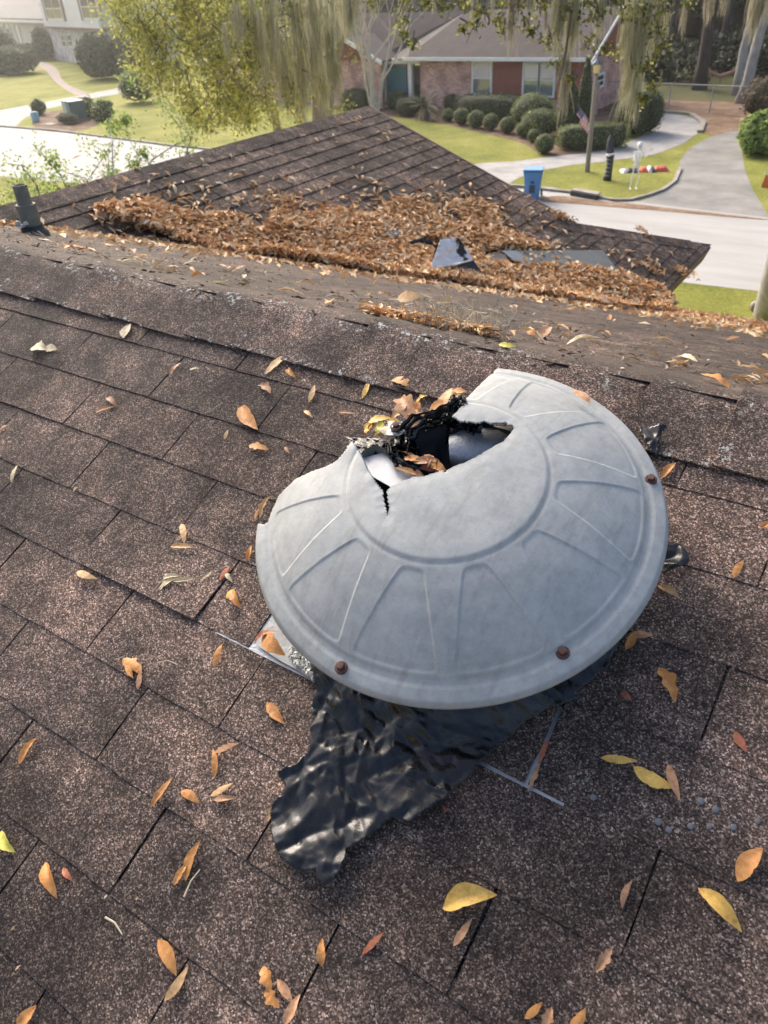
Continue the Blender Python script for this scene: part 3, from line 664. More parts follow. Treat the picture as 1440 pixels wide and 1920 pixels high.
# flashing plate between the courses
pu0, pu1 = 6.30 * HW, 10.22 * HW
V = [roof(pu0, 4.1 * CW, -.0046), roof(pu1, 4.1 * CW, -.0046), roof(pu1, 5.035 * CW, -.0006), roof(pu0, 5.022 * CW, -.0006)]
o_ = MB().prism(V, NR * .0012).build('flashing_plate', GALVD, vent)
V = [onroof(*p, .004) for p in [(520, 1158), (500, 1172), (479, 1208), (520, 1236), (560, 1258), (588, 1276), (600, 1262), (590, 1200)]]
MB().prism(V, NR * .0012).build('flashing_corner', M('chalky_flashing', (.22, .22, .21), (.42, .42, .40), 30, .6, .3, 120, metal=.2), vent)
mb = MB()
for q in range(60):
    px_, py_ = random.uniform(545, 588), 0; py_ = 1218 + (px_ - 545) * .95 + random.uniform(-14, 16); c = onroof(px_, py_, .007); s_ = random.uniform(.002, .0065)
    mb.lathe([(s_, -.004), (s_ * .9, s_ * .5), (s_ * .3, s_ * .9)], c, nrm(NR + rng.normal(0, .4, 3)), n=5)
mb.build('cracked_sealant', CAULK, vent)

# ------------------------------------------------------------------ black bag film
def ridged(x, y, z, s):
    v = mnoise.noise(Vector((x * s, y * s, z))); return 1 - abs(v) * 2
def film(name, pxpoly, hfun, step=.0022, parent=None, origin=None, label=None, edge_n=.003, mat=None):
    pts = [onroof(*p) - RO for p in pxpoly]; poly = [(p[0], p @ VD) for p in pts]
    xs = [p[0] for p in poly]; ys = [p[1] for p in poly]
    gx = np.arange(min(xs) - step, max(xs) + step * 2, step); gy = np.arange(min(ys) - step, max(ys) + step * 2, step)
    X, Y = np.meshgrid(gx, gy, indexing='ij'); n, m = X.shape
    jx = np.array([[mnoise.noise(Vector((a * 60, b * 60, 9.))) for b in gy] for a in gx]) * edge_n * 1.6
    ins = inpoly(X[:-1, :-1] + step / 2 + jx[:-1, :-1], Y[:-1, :-1] + step / 2 - jx[:-1, :-1], poly)
    Hh = np.array([[hfun(a, b) for b in gy] for a in gx])
    V = RO + X[..., None] * U + Y[..., None] * VD + Hh[..., None] * NR
    I, J = np.meshgrid(np.arange(n - 1), np.arange(m - 1), indexing='ij')
    F = np.stack([I * m + J, I * m + J + 1, (I + 1) * m + J + 1, (I + 1) * m + J], -1)[ins]
    V = V.reshape(-1, 3); used = np.unique(F); mp = np.zeros(len(V), int); mp[used] = np.arange(len(used)); V = V[used]; F = mp[F]
    o = mesh(name, V, F, mat or BAG, parent, True, None if parent else V.mean(0)); s = o.modifiers.new('t', 'SOLIDIFY'); s.thickness = .0006
    return o
dcu = (DC - RO) @ U; dcv = (DC - RO) @ VD
def tri(x): x = x - math.floor(x); return abs(x - .5) * 2
_rs = random.Random(5); WAV = [(_rs.uniform(0, math.pi), f_, _rs.random(), _rs.uniform(0, 50)) for f_ in (5.1, 6.7, 8.3, 10, 12.5, 15, 19, 23, 28, 34, 43)]
def crumple(u, v):
    h = 0.
    wu = .045 * mnoise.noise(Vector((u * 5, v * 5, 1))) + .012 * mnoise.noise(Vector((u * 17, v * 17, 7))); wv = .045 * mnoise.noise(Vector((u * 5, v * 5, 4))) + .012 * mnoise.noise(Vector((u * 17, v * 17, 2)))
    for a, f_, ph, sd_ in WAV:
        m_ = max(0., min(1., .5 + 1.8 * mnoise.noise(Vector((u * f_ * .6 + sd_, v * f_ * .6, sd_)))))
        h += m_ * (tri(((u + wu) * math.cos(a) + (v + wv) * math.sin(a)) * f_ + ph)) * (.13 if f_ < 9 else .20) / f_
    a_ = (u * .86 + v * .5 + wu * .8, v * .86 - u * .5 + wv * .8)
    return h * .08 + .009 * facet(a_[0] * 16, a_[1] * 10, 1) + .0118 * facet(a_[0] * 42 + a_[1] * 10, a_[1] * 27, 2) + .0068 * facet(a_[1] * 105, a_[0] * 74, 3)
def hsh(i, j, k): return (math.sin(i * 127.1 + j * 311.7 + k * 74.7) * 43758.5453) % 1.0
def facet(x, y, k):
    x += .45 * mnoise.noise(Vector((x * .7, y * .7, k))); y += .45 * mnoise.noise(Vector((x * .7, y * .7, k + 9)))
    i, j = math.floor(x), math.floor(y); f, g_ = x - i, y - j
    if (i + j) % 2: f, sx = 1 - f, -1; 
    else: sx = 1
    A_ = hsh(i + (1 if sx < 0 else 0), j, k); B_ = hsh(i + (0 if sx < 0 else 1), j, k); C2 = hsh(i + (0 if sx < 0 else 1), j + 1, k); D_ = hsh(i + (1 if sx < 0 else 0), j + 1, k)
    return A_ + (B_ - A_) * f + (C2 - B_) * g_ if f > g_ else A_ + (D_ - A_) * g_ + (C2 - D_) * f
def bagh(u, v):
    d = math.hypot(u - dcu, v - dcv); near_d = float(sstep(.16, .33, d))
    base = .007 + (1 - near_d) * .070
    return max(.0085, base + crumple(u, v) * (.74 + .5 * (1 - near_d)))
bagpx = [(700, 1180), (598, 1225), (594, 1262), (600, 1300), (594, 1345), (590, 1385), (584, 1412), (562, 1440), (545, 1443), (531, 1452), (533, 1468), (545, 1478), (532, 1495), (518, 1512), (507, 1535), (512, 1560), (523, 1585), (540, 1612), (556, 1632), (580, 1640), (603, 1636), (612, 1645), (616, 1664), (633, 1658), (648, 1640), (655, 1618), (652, 1600), (676, 1590), (703, 1572), (730, 1546), (742, 1540), (765, 1548), (775, 1552), (800, 1532), (845, 1502), (880, 1470), (905, 1440), (945, 1402), (990, 1370), (1022, 1352), (1060, 1338), (1096, 1322), (1100, 1318), (1080, 1318), (1120, 1290), (1150, 1258), (1166, 1222), (1172, 1180), (1140, 1120), (1000, 1150), (850, 1180)]
bag = film('torn_bag', bagpx, bagh); tag(bag, 'torn black plastic bag spilling out below the broken ventilator dome', 'plastic bag')
for nm, poly, lb in (('bag_scrap', [(1196, 812), (1218, 815), (1246, 816), (1240, 838), (1228, 872), (1214, 850)], 'small triangular black bag scrap right of the dome near the ridge'),
                     ('bag_scrap', [(1232, 1035), (1262, 1032), (1284, 1038), (1290, 1058), (1280, 1078), (1262, 1086), (1240, 1092), (1222, 1110), (1215, 1090)], 'crumpled black bag scrap poking out right of the dome')):
    o = film(nm, poly, lambda u, v: .010 + .016 * facet(u * 30, v * 30, 7) + .007 * facet(u * 70, v * 60, 8), .002); tag(o, lb, 'plastic bag', 'bag scraps beside the dome')
# inside of the opening: crumpled film lining the throat
V = []; nn = 90; mm_ = 60
for i in range(nn):
    for j in range(mm_):
        r_ = .01 + .125 * j / (mm_ - 1); a = 2 * math.pi * i / nn; x, y = r_ * math.cos(a), r_ * math.sin(a)
        w = .006 * ridged(x, y, 1., 26) + .004 * ridged(x, y, 3., 60) + .006 * tri(a * 46 / 6.28) * float(sstep(.03, .12, r_))
        h = -.03 + .075 * (r_ / .135) ** 2.0 + w * .8; V.append(dm(x * .98, y * .98, h))
F = [(i * mm_ + j, ((i + 1) % nn) * mm_ + j, ((i + 1) % nn) * mm_ + j + 1, i * mm_ + j + 1) for i in range(nn) for j in range(mm_ - 1)]
o = mesh('bag_lining', V, F, BAGD, None, True, DC); tag(o, 'black plastic film bunched up inside the broken dome opening', 'plastic bag')
def dpx(x, y, h): return hit(460 + x / 1.7143, 660 + y / 1.7143, DN, dm(0, 0, h))
def ropey(name, pts, rad, label):
    mb = MB()
    for q in range(4):
        o_ = rng.normal(0, rad * .8, 3); P_ = [np.array(p) + o_ + rng.normal(0, rad * .3, 3) for p in pts]; P_ = [P_[0]] + [x_ for a_, b_ in zip(P_[:-1], P_[1:]) for x_ in (a_ * .66 + b_ * .34 + rng.normal(0, rad * .35, 3), a_ * .34 + b_ * .66 + rng.normal(0, rad * .35, 3), b_)]; mb.tube(P_, [rad * random.uniform(.15, .75) for _ in P_], 5, flat=random.uniform(.15, .6))
    o = mb.build(name, BAG, None, False, pts[0]); return tag(o, label, 'plastic bag', 'twisted film around the opening')
ropey('twisted_film', [dpx(462, 290, .062), dpx(470, 330, .068), dpx(520, 360, .066), dpx(570, 385, .064), dpx(640, 400, .05)], .006, 'twisted rope of black film crossing the leaves inside the hole')
ropey('twisted_film', [dpx(520, 262, .07), dpx(570, 220, .075), dpx(620, 205, .078), dpx(655, 195, .080), dpx(690, 170, .083), dpx(700, 150, .086)], .0075, 'bunched black film along the upper lip of the hole')
0 and ropey('twisted_film', [dpx(335, 290, .03), dpx(370, 285, .035), dpx(410, 292, .045), dpx(450, 290, .05)], .006, 'ragged black film scrap left of the rusty bracket')
def patch(name, quad, hs, amp, fr, lb, seed, edge=.25):
    ni, nj = 46, 30; V = []; A_, B_, C2, D2 = quad
    for i in range(ni):
        for j in range(nj):
            f, g_ = i / (ni - 1), j / (nj - 1); w_ = edge * mnoise.noise(Vector((f * 4, g_ * 4, seed))); f2 = f + w_ * .25; g2 = g_ + w_ * .35
            p = (np.array(A_) * (1 - f2) + np.array(B_) * f2) * (1 - g2) + (np.array(D2) * (1 - f2) + np.array(C2) * f2) * g2
            hh = (hs[0] * (1 - f) + hs[1] * f) * (1 - g_) + (hs[3] * (1 - f) + hs[2] * f) * g_
            h = hh + amp * (tri(f * fr + g_ * fr * .4 + w_ * 2) + .6 * tri(g_ * fr * .8 - f * fr * .7 + w_ * 3) + .35 * tri(f * fr * 2.3 + g_ * fr + seed))
            V.append(dpx(p[0], p[1], h))
    F = [(i * nj + j, (i + 1) * nj + j, (i + 1) * nj + j + 1, i * nj + j + 1) for i in range(ni - 1) for j in range(nj - 1)]
    o = mesh(name, V, F, BAG, None, False, V[0]); o.modifiers.new('t', 'SOLIDIFY').thickness = .0005; return tag(o, lb, 'plastic bag', 'crumpled film in the broken dome')
patch('crumpled_film', [(655, 170), (760, 215), (765, 330), (640, 300)], [.068, .066, .01, .01], .012, 2.2, 'shiny crumpled black film hanging under the upper broken lip', 2.2)
patch('crumpled_film', [(325, 275), (450, 280), (460, 330), (352, 318)], [.004, .022, .046, .024], .003, 2.4, 'ragged black film lying between left torn point and rusty bracket', 5.2, .5)
patch('crumpled_film', [(455, 290), (540, 240), (560, 330), (480, 370)], [.050, .052, .03, .045], .012, 2.3, 'black film bunched directly below the rusty bracket', 8.2)
patch('crumpled_film', [(560, 215), (700, 150), (690, 210), (580, 260)], [.045, .066, .06, .03], .010, 2.6, 'black film folded along the far lip of the hole', 3.7)
patch('crumpled_film', [(655, 150), (705, 140), (715, 170), (662, 205)], [.070, .082, .08, .070], .006, 2, 'small black film fold touching the broken dome tip', 6.1)

# ------------------------------------------------------------------ fallen leaves, one by one
def leafmesh(name, A, B, w, n, kind='e', curl=.12, fold=.25, seed=0, thick=.0, tears=0.):
    A, B, n = np.array(A), np.array(B), nrm(n); d = B - A; L = np.linalg.norm(d); d /= L; s = nrm(np.cross(n, d)); rs = random.Random(seed); st = 13
    V = []; bow = rs.uniform(-.10, .10)
    for i in range(st):
        t_ = i / (st - 1); prof_ = math.sin(math.pi * t_ ** .82) ** .85 if 0 < t_ < 1 else 0
        if t_ > .92: prof_ *= .8
        wl = wr = w / 2 * prof_
        if kind == 'o': wl *= .62 + .55 * abs(math.sin(t_ * 8.3 + .4)); wr *= .62 + .55 * abs(math.sin(t_ * 8.3 + 1.3))
        if tears: wl *= 1 - tears * max(0, mnoise.noise(Vector((t_ * 6, seed, 0)))); wr *= 1 - tears * max(0, mnoise.noise(Vector((t_ * 7, seed, 9))))
        wl = max(wl, .0004); wr = max(wr, .0004)
        c = A + d * L * t_ + s * bow * L * math.sin(math.pi * t_) + n * (curl * L * (math.sin(math.pi * t_) * .8 + rs.uniform(-.03, .03)))
        for k_, (sg, ww) in enumerate(((-1, wl), (-.5, wl), (0, 0), (.5, wr), (1, wr))):
            V.append(c + s * sg * ww + n * (fold * abs(sg) * ww * (1 + .5 * math.sin(seed + t_ * 5)) + .0006 * math.sin(i * 2.1 + k_)))
    F = [(i * 5 + k_, i * 5 + k_ + 1, (i + 1) * 5 + k_ + 1, (i + 1) * 5 + k_) for i in range(st - 1) for k_ in range(4)]
    return V, F
CLR = {'t': (.64, .42, .21), 'o': (.62, .30, .10), 'y': (.72, .47, .12), 'g': (.68, .62, .12), 'p': (.62, .54, .36), 'b': (.30, .15, .085), 'r': (.40, .14, .075), 'k': (.52, .30, .17)}
LV = [
 (497, 702, 548, 662, 20, 't', 'e', 'large curled tan leaf above and left of the broken dome'),
 (540, 692, 556, 710, 12, 'o', 'e', 'small orange leaf beside the large curled tan leaf'),
 (486, 722, 508, 738, 18, 'k', 'o', 'ragged pinkish leaf piece left of an upright tan leaf'),
 (579, 755, 590, 722, 13, 't', 'e', 'upright tan leaf between ragged piece and yellow sliver'),
 (679, 747, 692, 713, 13, 'y', 'e', 'thin yellow leaf standing upright left of the large orange oval'),
 (733, 711, 776, 732, 24, 'o', 'e', 'wide orange oval leaf above the hole in the dome'),
 (779, 756, 811, 740, 13, 'y', 'o', 'pale yellow jagged leaf just above the leaf clump'),
 (634, 774, 669, 776, 9, 'k', 'e', 'thin flat pink leaf lying level left of the clump'),
 (453, 762, 484, 806, 30, 'o', 'e', 'broad orange leaf alone left of the dome'),
 (570, 770, 586, 783, 9, 't', 'e', 'tiny tan leaf between broad orange and flat pink leaves'),
 (421, 824, 428, 806, 8, 't', 'e', 'tiny upright tan leaf below left of the broad orange leaf'),
 (467, 835, 504, 843, 18, 'o', 'o', 'small lobed orange leaf under the broad orange leaf'),
 (534, 838, 542, 850, 8, 'k', 'e', 'tiny leaf crumb right of the small lobed leaf'),
 (317, 707, 339, 680, 11, 'k', 'e', 'slender orange leaf lying in a shingle slot'),
 (355, 694, 373, 690, 6, 'p', 'e', 'tiny pale leaf right of the slot leaf'),
 (232, 634, 246, 607, 12, 'p', 'e', 'pale slender leaf near the ridge on the left'),
 (62, 650, 88, 656, 14, 'p', 'o', 'pale ragged leaf of the left pair near the ridge'),
 (84, 652, 107, 655, 9, 'p', 'e', 'smaller pale leaf overlapping the ragged one near the ridge'),
 (180, 773, 216, 762, 12, 'k', 'e', 'folded brown leaf with pale rim left of the broad leaf'),
 (200, 746, 219, 763, 12, 'b', 'e', 'dark folded leaf half crossing the pale rimmed brown one'),
 (0, 808, 14, 797, 8, 'k', 'e', 'small brown leaf at the left picture edge'),
 (22, 906, 33, 873, 13, 'p', 'e', 'pale yellowish leaf near the left edge below the brown one'),
 (137, 922, 146, 914, 7, 't', 'e', 'tiny leaf at a shingle joint on the left'),
 (487, 972, 511, 930, 14, 't', 'o', 'tan leaf leaning against the left dome rim'),
 (478, 974, 487, 952, 8, 'o', 'e', 'small leaf beside the tan one at the left rim'),
 (463, 1052, 471, 1022, 11, 'o', 'e', 'upright leaf just left of the dome rim midway down'),
 (340, 982, 346, 1022, 14, 't', 'e', 'upright tan leaf touching a flat one below it'),
 (320, 1025, 365, 1027, 12, 't', 'e', 'flat tan leaf under the upright one'),
 (145, 1071, 183, 1086, 16, 't', 'e', 'lone tan oval leaf far left of the dome'),
 (298, 1106, 330, 1085, 15, 'p', 'o', 'left leaf of the pale clump by the worn granule patch'),
 (305, 1086, 342, 1080, 10, 'p', 'e', 'upper leaf of the pale clump by the worn patch'),
 (325, 1090, 371, 1083, 11, 'p', 'e', 'right leaf of the pale clump by the worn patch'),
 (376, 1088, 400, 1070, 7, 'p', 'e', 'small pale sliver right of the pale clump'),
 (412, 1088, 432, 1060, 14, 'r', 'e', 'brown folded leaf above the yellow curled one'),
 (422, 1074, 436, 1092, 10, 'p', 'o', 'pale torn piece on the brown folded leaf'),
 (424, 1122, 440, 1104, 16, 'y', 'e', 'yellow half of the curled pair below the folded leaf'),
 (434, 1106, 453, 1142, 18, 'o', 'e', 'orange half of the curled pair below the folded leaf'),
 (402, 1251, 417, 1207, 14, 'o', 'e', 'slender orange leaf left of the exposed flashing'),
 (230, 1235, 267, 1262, 26, 'o', 'o', 'ragged orange leaf on top of a brown strip leaf'),
 (258, 1293, 262, 1256, 13, 'k', 'e', 'narrow brown leaf under the ragged orange one'),
 (238, 1240, 250, 1272, 14, 'o', 'e', 'pointed orange leaf under the ragged one left side'),
 (501, 1317, 534, 1358, 22, 'o', 'e', 'plump orange leaf left of the black bag'),
 (35, 1433, 68, 1383, 18, 'o', 'e', 'single orange leaf by the left edge in line with the bag'),
 (402, 1460, 399, 1403, 14, 'o', 'e', 'upright orange leaf joined with another at its top'),
 (403, 1411, 449, 1393, 13, 'k', 'e', 'level pink orange leaf meeting the upright one'),
 (283, 1514, 324, 1457, 15, 'o', 'e', 'long slanting orange leaf left of two short ones'),
 (339, 1484, 373, 1507, 18, 'o', 'e', 'short blunt orange leaf between slanting and crossed leaves'),
 (394, 1493, 437, 1468, 14, 't', 'e', 'upper leaf of the crossed pair'),
 (400, 1500, 443, 1497, 12, 'k', 'e', 'lower leaf of the crossed pair'),
 (2, 1558, 29, 1598, 19, 'g', 'e', 'bright yellow green leaf at the left edge'),
 (86, 1617, 107, 1685, 22, 'o', 'e', 'large orange leaf near the left edge below the yellow green one'),
 (119, 1628, 136, 1651, 11, 'r', 'e', 'small reddish leaf right of the large orange one'),
 (348, 1652, 376, 1576, 19, 'o', 'e', 'long brown orange leaf with a smaller twin at its base'),
 (326, 1660, 353, 1618, 14, 'o', 'e', 'smaller twin leaf at the base of the long one'),
 (296, 1762, 331, 1830, 26, 'o', 'e', 'broad orange leaf near the bottom above a pale one'),
 (308, 1876, 353, 1811, 18, 't', 'e', 'pale brown leaf just below the broad orange one'),
 (493, 1812, 508, 1862, 26, 'o', 'o', 'bitten orange leaf with ragged holes at the bottom'),
 (502, 1850, 524, 1890, 22, 'o', 'o', 'torn orange lower piece under the bitten leaf'),
 (520, 1836, 549, 1880, 17, 'k', 'e', 'slim brown leaf right of the bitten one'),
 (533, 1922, 563, 1864, 20, 'k', 'e', 'pinkish brown leaf cut by the bottom edge beside the bitten one'),
 (603, 1812, 605, 1759, 18, 'o', 'e', 'upright orange leaf alone at the bottom centre left'),
 (679, 1789, 720, 1748, 13, 'r', 'e', 'red brown slanting leaf below the bag tail'),
 (830, 1704, 932, 1678, 42, 'y', 'e', 'largest yellow leaf with dark spots below the bag'),
 (850, 1774, 885, 1722, 15, 'k', 'e', 'brown curled leaf just under the largest yellow leaf'),
 (1116, 1821, 1147, 1777, 19, 'k', 'o', 'jagged pinkish leaf lower right alone'),
 (984, 1910, 1017, 1879, 14, 'o', 'e', 'small orange leaf near the bottom edge right of centre'),
 (1018, 1925, 1034, 1888, 20, 'k', 'o', 'forked leaf on the bottom edge between two orange ones'),
 (1068, 1928, 1098, 1890, 18, 'o', 'e', 'orange leaf on the bottom edge right of the forked one'),
 (1383, 1653, 1430, 1590, 32, 'o', 'e', 'big smooth orange leaf at the lower right'),
 (1309, 1665, 1391, 1748, 28, 'y', 'e', 'long ochre leaf lying below the big smooth orange one'),
 (1166, 1701, 1185, 1651, 12, 'k', 'e', 'narrow brown curled strip leaf lower right'),
 (1126, 1421, 1195, 1427, 17, 'y', 'e', 'level ochre leaf left of the bright yellow one'),
 (1187, 1437, 1267, 1477, 28, 'y', 'e', 'bright yellow leaf lying over a brown one'),
 (1253, 1433, 1276, 1504, 18, 'k', 'e', 'brown upright leaf under the bright yellow leaf'),
 (1235, 1251, 1267, 1317, 28, 'o', 'o', 'ragged golden leaf right of the bag'),
 (1163, 1299, 1184, 1314, 12, 'r', 'e', 'small reddish leaf between bag and golden leaf'),
 (1377, 1371, 1400, 1410, 17, 'r', 'e', 'curled reddish leaf near the right edge'),
 (1376, 1083, 1395, 1050, 14, 'o', 'e', 'small upright orange leaf near the right edge'),
 (1233, 1098, 1275, 1122, 15, 't', 'e', 'tan leaf below the crumpled scrap on the right'),
 (1173, 1218, 1190, 1185, 18, 'o', 'e', 'orange leaf pointing down beside the dome lower right'),
 (1180, 1188, 1224, 1191, 16, 'k', 'e', 'level brown leaf beside the dome lower right'),
 (1240, 897, 1267, 867, 16, 'o', 'e', 'folded orange leaf at the right rim by the bolt'),
 (1426, 990, 1446, 976, 12, 'o', 'e', 'small orange leaf cut by the right edge'),
 (993, 1480, 1012, 1430, 12, 'k', 'o', 'brown curled sliver in the slot right of the bag'),
 (1012, 1430, 1031, 1384, 11, 'r', 'e', 'red brown sliver higher in the same slot'),
 (498, 1541, 523, 1499, 13, 't', 'o', 'tan leaf tucked under the bag tail'),
 (830, 1522, 845, 1518, 8, 'r', 'e', 'tiny red leaf crumb below the bag edge'),
 (30, 1925, 68, 1885, 22, 'o', 'e', 'orange leaf cut by the bottom left corner'),
 (745, 560, 790, 556, 14, 't', 'e', 'pale leaf at the left end of the straw clump'),
 (935, 646, 968, 650, 7, 'g', 'e', 'thin yellow green leaf lying along the ridge top'),
 (989, 622, 1008, 628, 8, 'o', 'e', 'small orange leaf just behind the ridge top'),
 (802, 640, 836, 644, 6, 't', 'e', 'thin tan leaf on the ridge left of the yellow green one'),
]
for q, (x0, y0, x1, y1, w, c, kd, lb) in enumerate(LV):
    A, B = onroof(x0, y0, .004), onroof(x1, y1, .006); dist = np.linalg.norm(A - EYE); wm = w * dist / FPX * .88
    if y0 < 660: wm *= 2
    V, F = leafmesh('leaf', A, B, wm, nrm(NR + rng.normal(0, .12, 3)), kd, random.uniform(.03, .19), random.uniform(-.2, .75), q, tears=.6 if kd == 'o' else .3)
    o = mesh('fallen_leaf', V, F, LEAF, None, True, V[0]); tag(o, lb, 'leaf', 'fallen leaves on the near roof')
    f = random.uniform(.85, 1.15); o.color = (*[x * f for x in CLR[c]], 1)
# leaves on dome, flashing, around and in the hole
def domeleaf(x0, y0, x1, y1, h, w, c, kd, lb, grp='leaves caught in the broken dome', n=None):
    A, B = dpx(x0, y0, h), dpx(x1, y1, h + .004); wm = w * np.linalg.norm(A - EYE) / FPX / 1.45
    V, F = leafmesh('leaf', A, B, wm, n if n is not None else nrm(DN + rng.normal(0, .35, 3)), kd, random.uniform(.05, .2), random.uniform(.1, .6), int(x0 + y0), tears=.3)
    o = mesh('fallen_leaf', V, F, LEAF, None, True, V[0]); tag(o, lb, 'leaf', grp); o.color = (*CLR[c], 1)
domeleaf(1050, 122, 1108, 165, .036, 26, 'k', 'e', 'pinkish leaf stuck to the upper right dome rim')
domeleaf(28, 940, 105, 898, -.06, 26, 'r', 'e', 'red brown leaf across the exposed flashing corner')
domeleaf(60, 905, 128, 975, -.055, 44, 'o', 'e', 'orange leaf lying on the exposed flashing corner')
cl = [(388, 262, 420, 215, .030, 30, 'y'), (395, 225, 470, 212, .034, 28, 'y'), (425, 262, 440, 220, .036, 26, 'g'), (440, 265, 500, 235, .036, 30, 't'), (410, 275, 480, 260, .03, 18, 't'), (498, 150, 545, 240, .045, 52, 'k'), (505, 190, 575, 215, .045, 40, 'k'), (520, 250, 590, 205, .05, 26, 't'), (500, 240, 560, 222, .05, 26, 't'), (590, 200, 655, 160, .05, 34, 'o'), (628, 190, 665, 115, .05, 34, 't'), (655, 135, 712, 128, .05, 26, 'o'), (600, 195, 650, 180, .052, 26, 'o'), (520, 215, 560, 160, .04, 30, 'o')]
cn = ['yellow leaf at the left end of the clump behind the hole', 'yellow curled leaf topping the left of the clump', 'greenish yellow leaf behind the rusty bracket', 'tan leaf just above the rusty bracket', 'narrow tan leaf left of the bracket', 'big rosy brown lobed leaf standing behind the hole', 'rosy leaf lying under the big lobed one', 'tan leaf along the black lip of the hole', 'tan leaf right of the rusty bracket', 'orange leaf on the lip left of the dome tip', 'tan leaf standing against the broken dome tip', 'orange leaf behind the broken dome tip', 'orange leaf under the leaf at the lip', 'orange leaf tucked behind the rosy ones']
for (a, b, c_, d_, h, w, k_), lb in zip(cl, cn): domeleaf(a, b, c_, d_, h, w, k_, 'o' if w > 35 else 'e', lb)
INL = ['dark brown leaf at the top left of the heap inside the hole', 'orange leaf on the upper left of the heap inside the hole', 'long pinkish leaf across the middle of the heap inside the hole', 'orange leaf standing at the right of the heap inside the hole', 'brown leaf at the bottom of the heap touching the metal plate', 'wide orange leaf at the lower right of the heap inside the hole', 'thin orange sliver lowest in the heap beside the torn edge', 'short dark stem leaf pointing up in the heap inside the hole', 'red brown leaf under the others in the heap inside the hole']
for q, (a, b, c_, d_, h, w, k_, lb) in enumerate([(470, 215, 510, 190, .03, 26, 't', 'pale tan leaf above the bracket in the clump'), (395, 250, 430, 232, .028, 26, 'p', 'pale yellow leaf low in the left of the clump'), (455, 225, 500, 232, .038, 22, 'y', 'short yellow leaf between bracket and rosy leaf'), (515, 160, 500, 205, .05, 30, 'k', 'rosy curled leaf rising at the back of the clump'), (540, 200, 590, 232, .046, 24, 'o', 'orange leaf crossing the black lip in the clump'), (605, 185, 640, 205, .055, 22, 't', 'small tan leaf on the black lip near the dome tip'), (385, 255, 405, 225, .026, 22, 'y', 'outermost yellow leaf of the clump'), (662, 160, 690, 135, .06, 22, 't', 'tan leaf pinched behind the dome tip'), (430, 240, 455, 275, .036, 28, 'p', 'pale leaf folded against the bracket side')]): domeleaf(a, b, c_, d_, h, w, k_, 'e', lb)
inn = [(497, 318, 540, 350, .058, 24, 'b'), (505, 345, 575, 352, .060, 22, 'o'), (540, 355, 625, 350, .062, 26, 'k'), (575, 330, 612, 378, .062, 22, 'o'), (520, 375, 580, 405, .060, 18, 'k'), (590, 360, 645, 385, .058, 30, 'o'), (480, 372, 560, 402, .062, 14, 'o'), (598, 335, 585, 372, .066, 10, 'b'), (560, 372, 640, 372, .055, 24, 'r')]
for q, (a, b, c_, d_, h, w, k_) in enumerate(inn): domeleaf(a, b, c_, d_, h, w, k_, 'e', INL[q], 'leaves heaped inside the dome')
def twig(pts, r_, lb, mat=STRAW):
    mb = MB().tube([onroof(*p, .006) for p in pts], [r_, r_ * .9, r_ * .5][:len(pts)] if len(pts) == 3 else r_, 5); o = mb.build('twig', mat, None, False, onroof(*pts[0], .006)); tag(o, lb, 'twig', 'twigs on the near roof')
twig([(197, 1720), (215, 1730), (229, 1752)], .0014, 'small pale curved twig lower left')
twig([(345, 1682), (358, 1652), (375, 1630)], .0012, 'thin twig under the long brown orange leaf')
twig([(284, 1110), (296, 1098), (306, 1086)], .0010, 'fine stem at the left end of the pale clump')
twig([(295, 1242), (315, 1238), (333, 1246)], .0007, 'hair thin curved stem right of the ragged orange leaf')
twig([(384, 775), (402, 765), (417, 755)], .0009, 'thin dry stem left of the broad orange leaf')

# small leaves on the front wing and beyond the ridge
lm = []
for q in range(6):
    V, F = leafmesh('l', (-.032, 0, 0), (.032, 0, .004), random.choice([.018, .022, .026]), (0, 0, 1), 'e' if q % 3 else 'o', .12, .4, q)
    o = mesh('small_leaf', V, F, LEAF, None, True, (0, 0, 0)); lm.append(o.data); bpy.data.objects.remove(o)
def scatter(base, n, lb, grp, lift=.012):
    o = bpy.data.objects.new('small_leaf', random.choice(lm)); COL.objects.link(o)
    z = Vector(n + rng.normal(0, .16, 3)); q = z.to_track_quat('Z', 'Y'); o.rotation_mode = 'QUATERNION'
    from mathutils import Quaternion
    o.rotation_quaternion = q @ Quaternion((0, 0, 1), random.uniform(0, 6.28)); o.location = Vector(np.array(base) + np.array(n) * lift); s = random.uniform(.7, 1.35); o.scale = (s, s, s)
    c = CLR[random.choice('ttttppok')]; f = random.uniform(.75, 1.1); o.color = (*[x * f for x in c], 1); tag(o, lb, 'leaf', grp)
cnt = 0
while cnt < 105:
    px_, py_ = random.uniform(120, 1290), random.uniform(200, 560); p = onwing(px_, py_)
    xm = p[0]; y = p[1]
    if not (WX + .1 < xm < WE - .05 and y > 2.2): continue
    yend = GY if xm < hipx0 else GY + (xm - hipx0)
    if y > yend - .06 or py_ > 420 + (px_ - 600) * .15: continue
    if xm > -2.6 and random.random() < .4: continue
    scatter(p, NW, 'small dry leaf lying on the shingles of the front wing', 'leaves scattered on the front wing'); cnt += 1
cnt = 0
while cnt < 110:
    x = random.triangular(-3.2, 1.2, .3); y = RIDGE_Y + .06 + abs(random.gauss(0, .55))
    if y > 4.2: continue
    scatter((x, y, RIDGE_Z - TF * (y - RIDGE_Y)), NF, 'small dry leaf lying on the far slope behind the ridge', 'leaves scattered behind the ridge'); cnt += 1

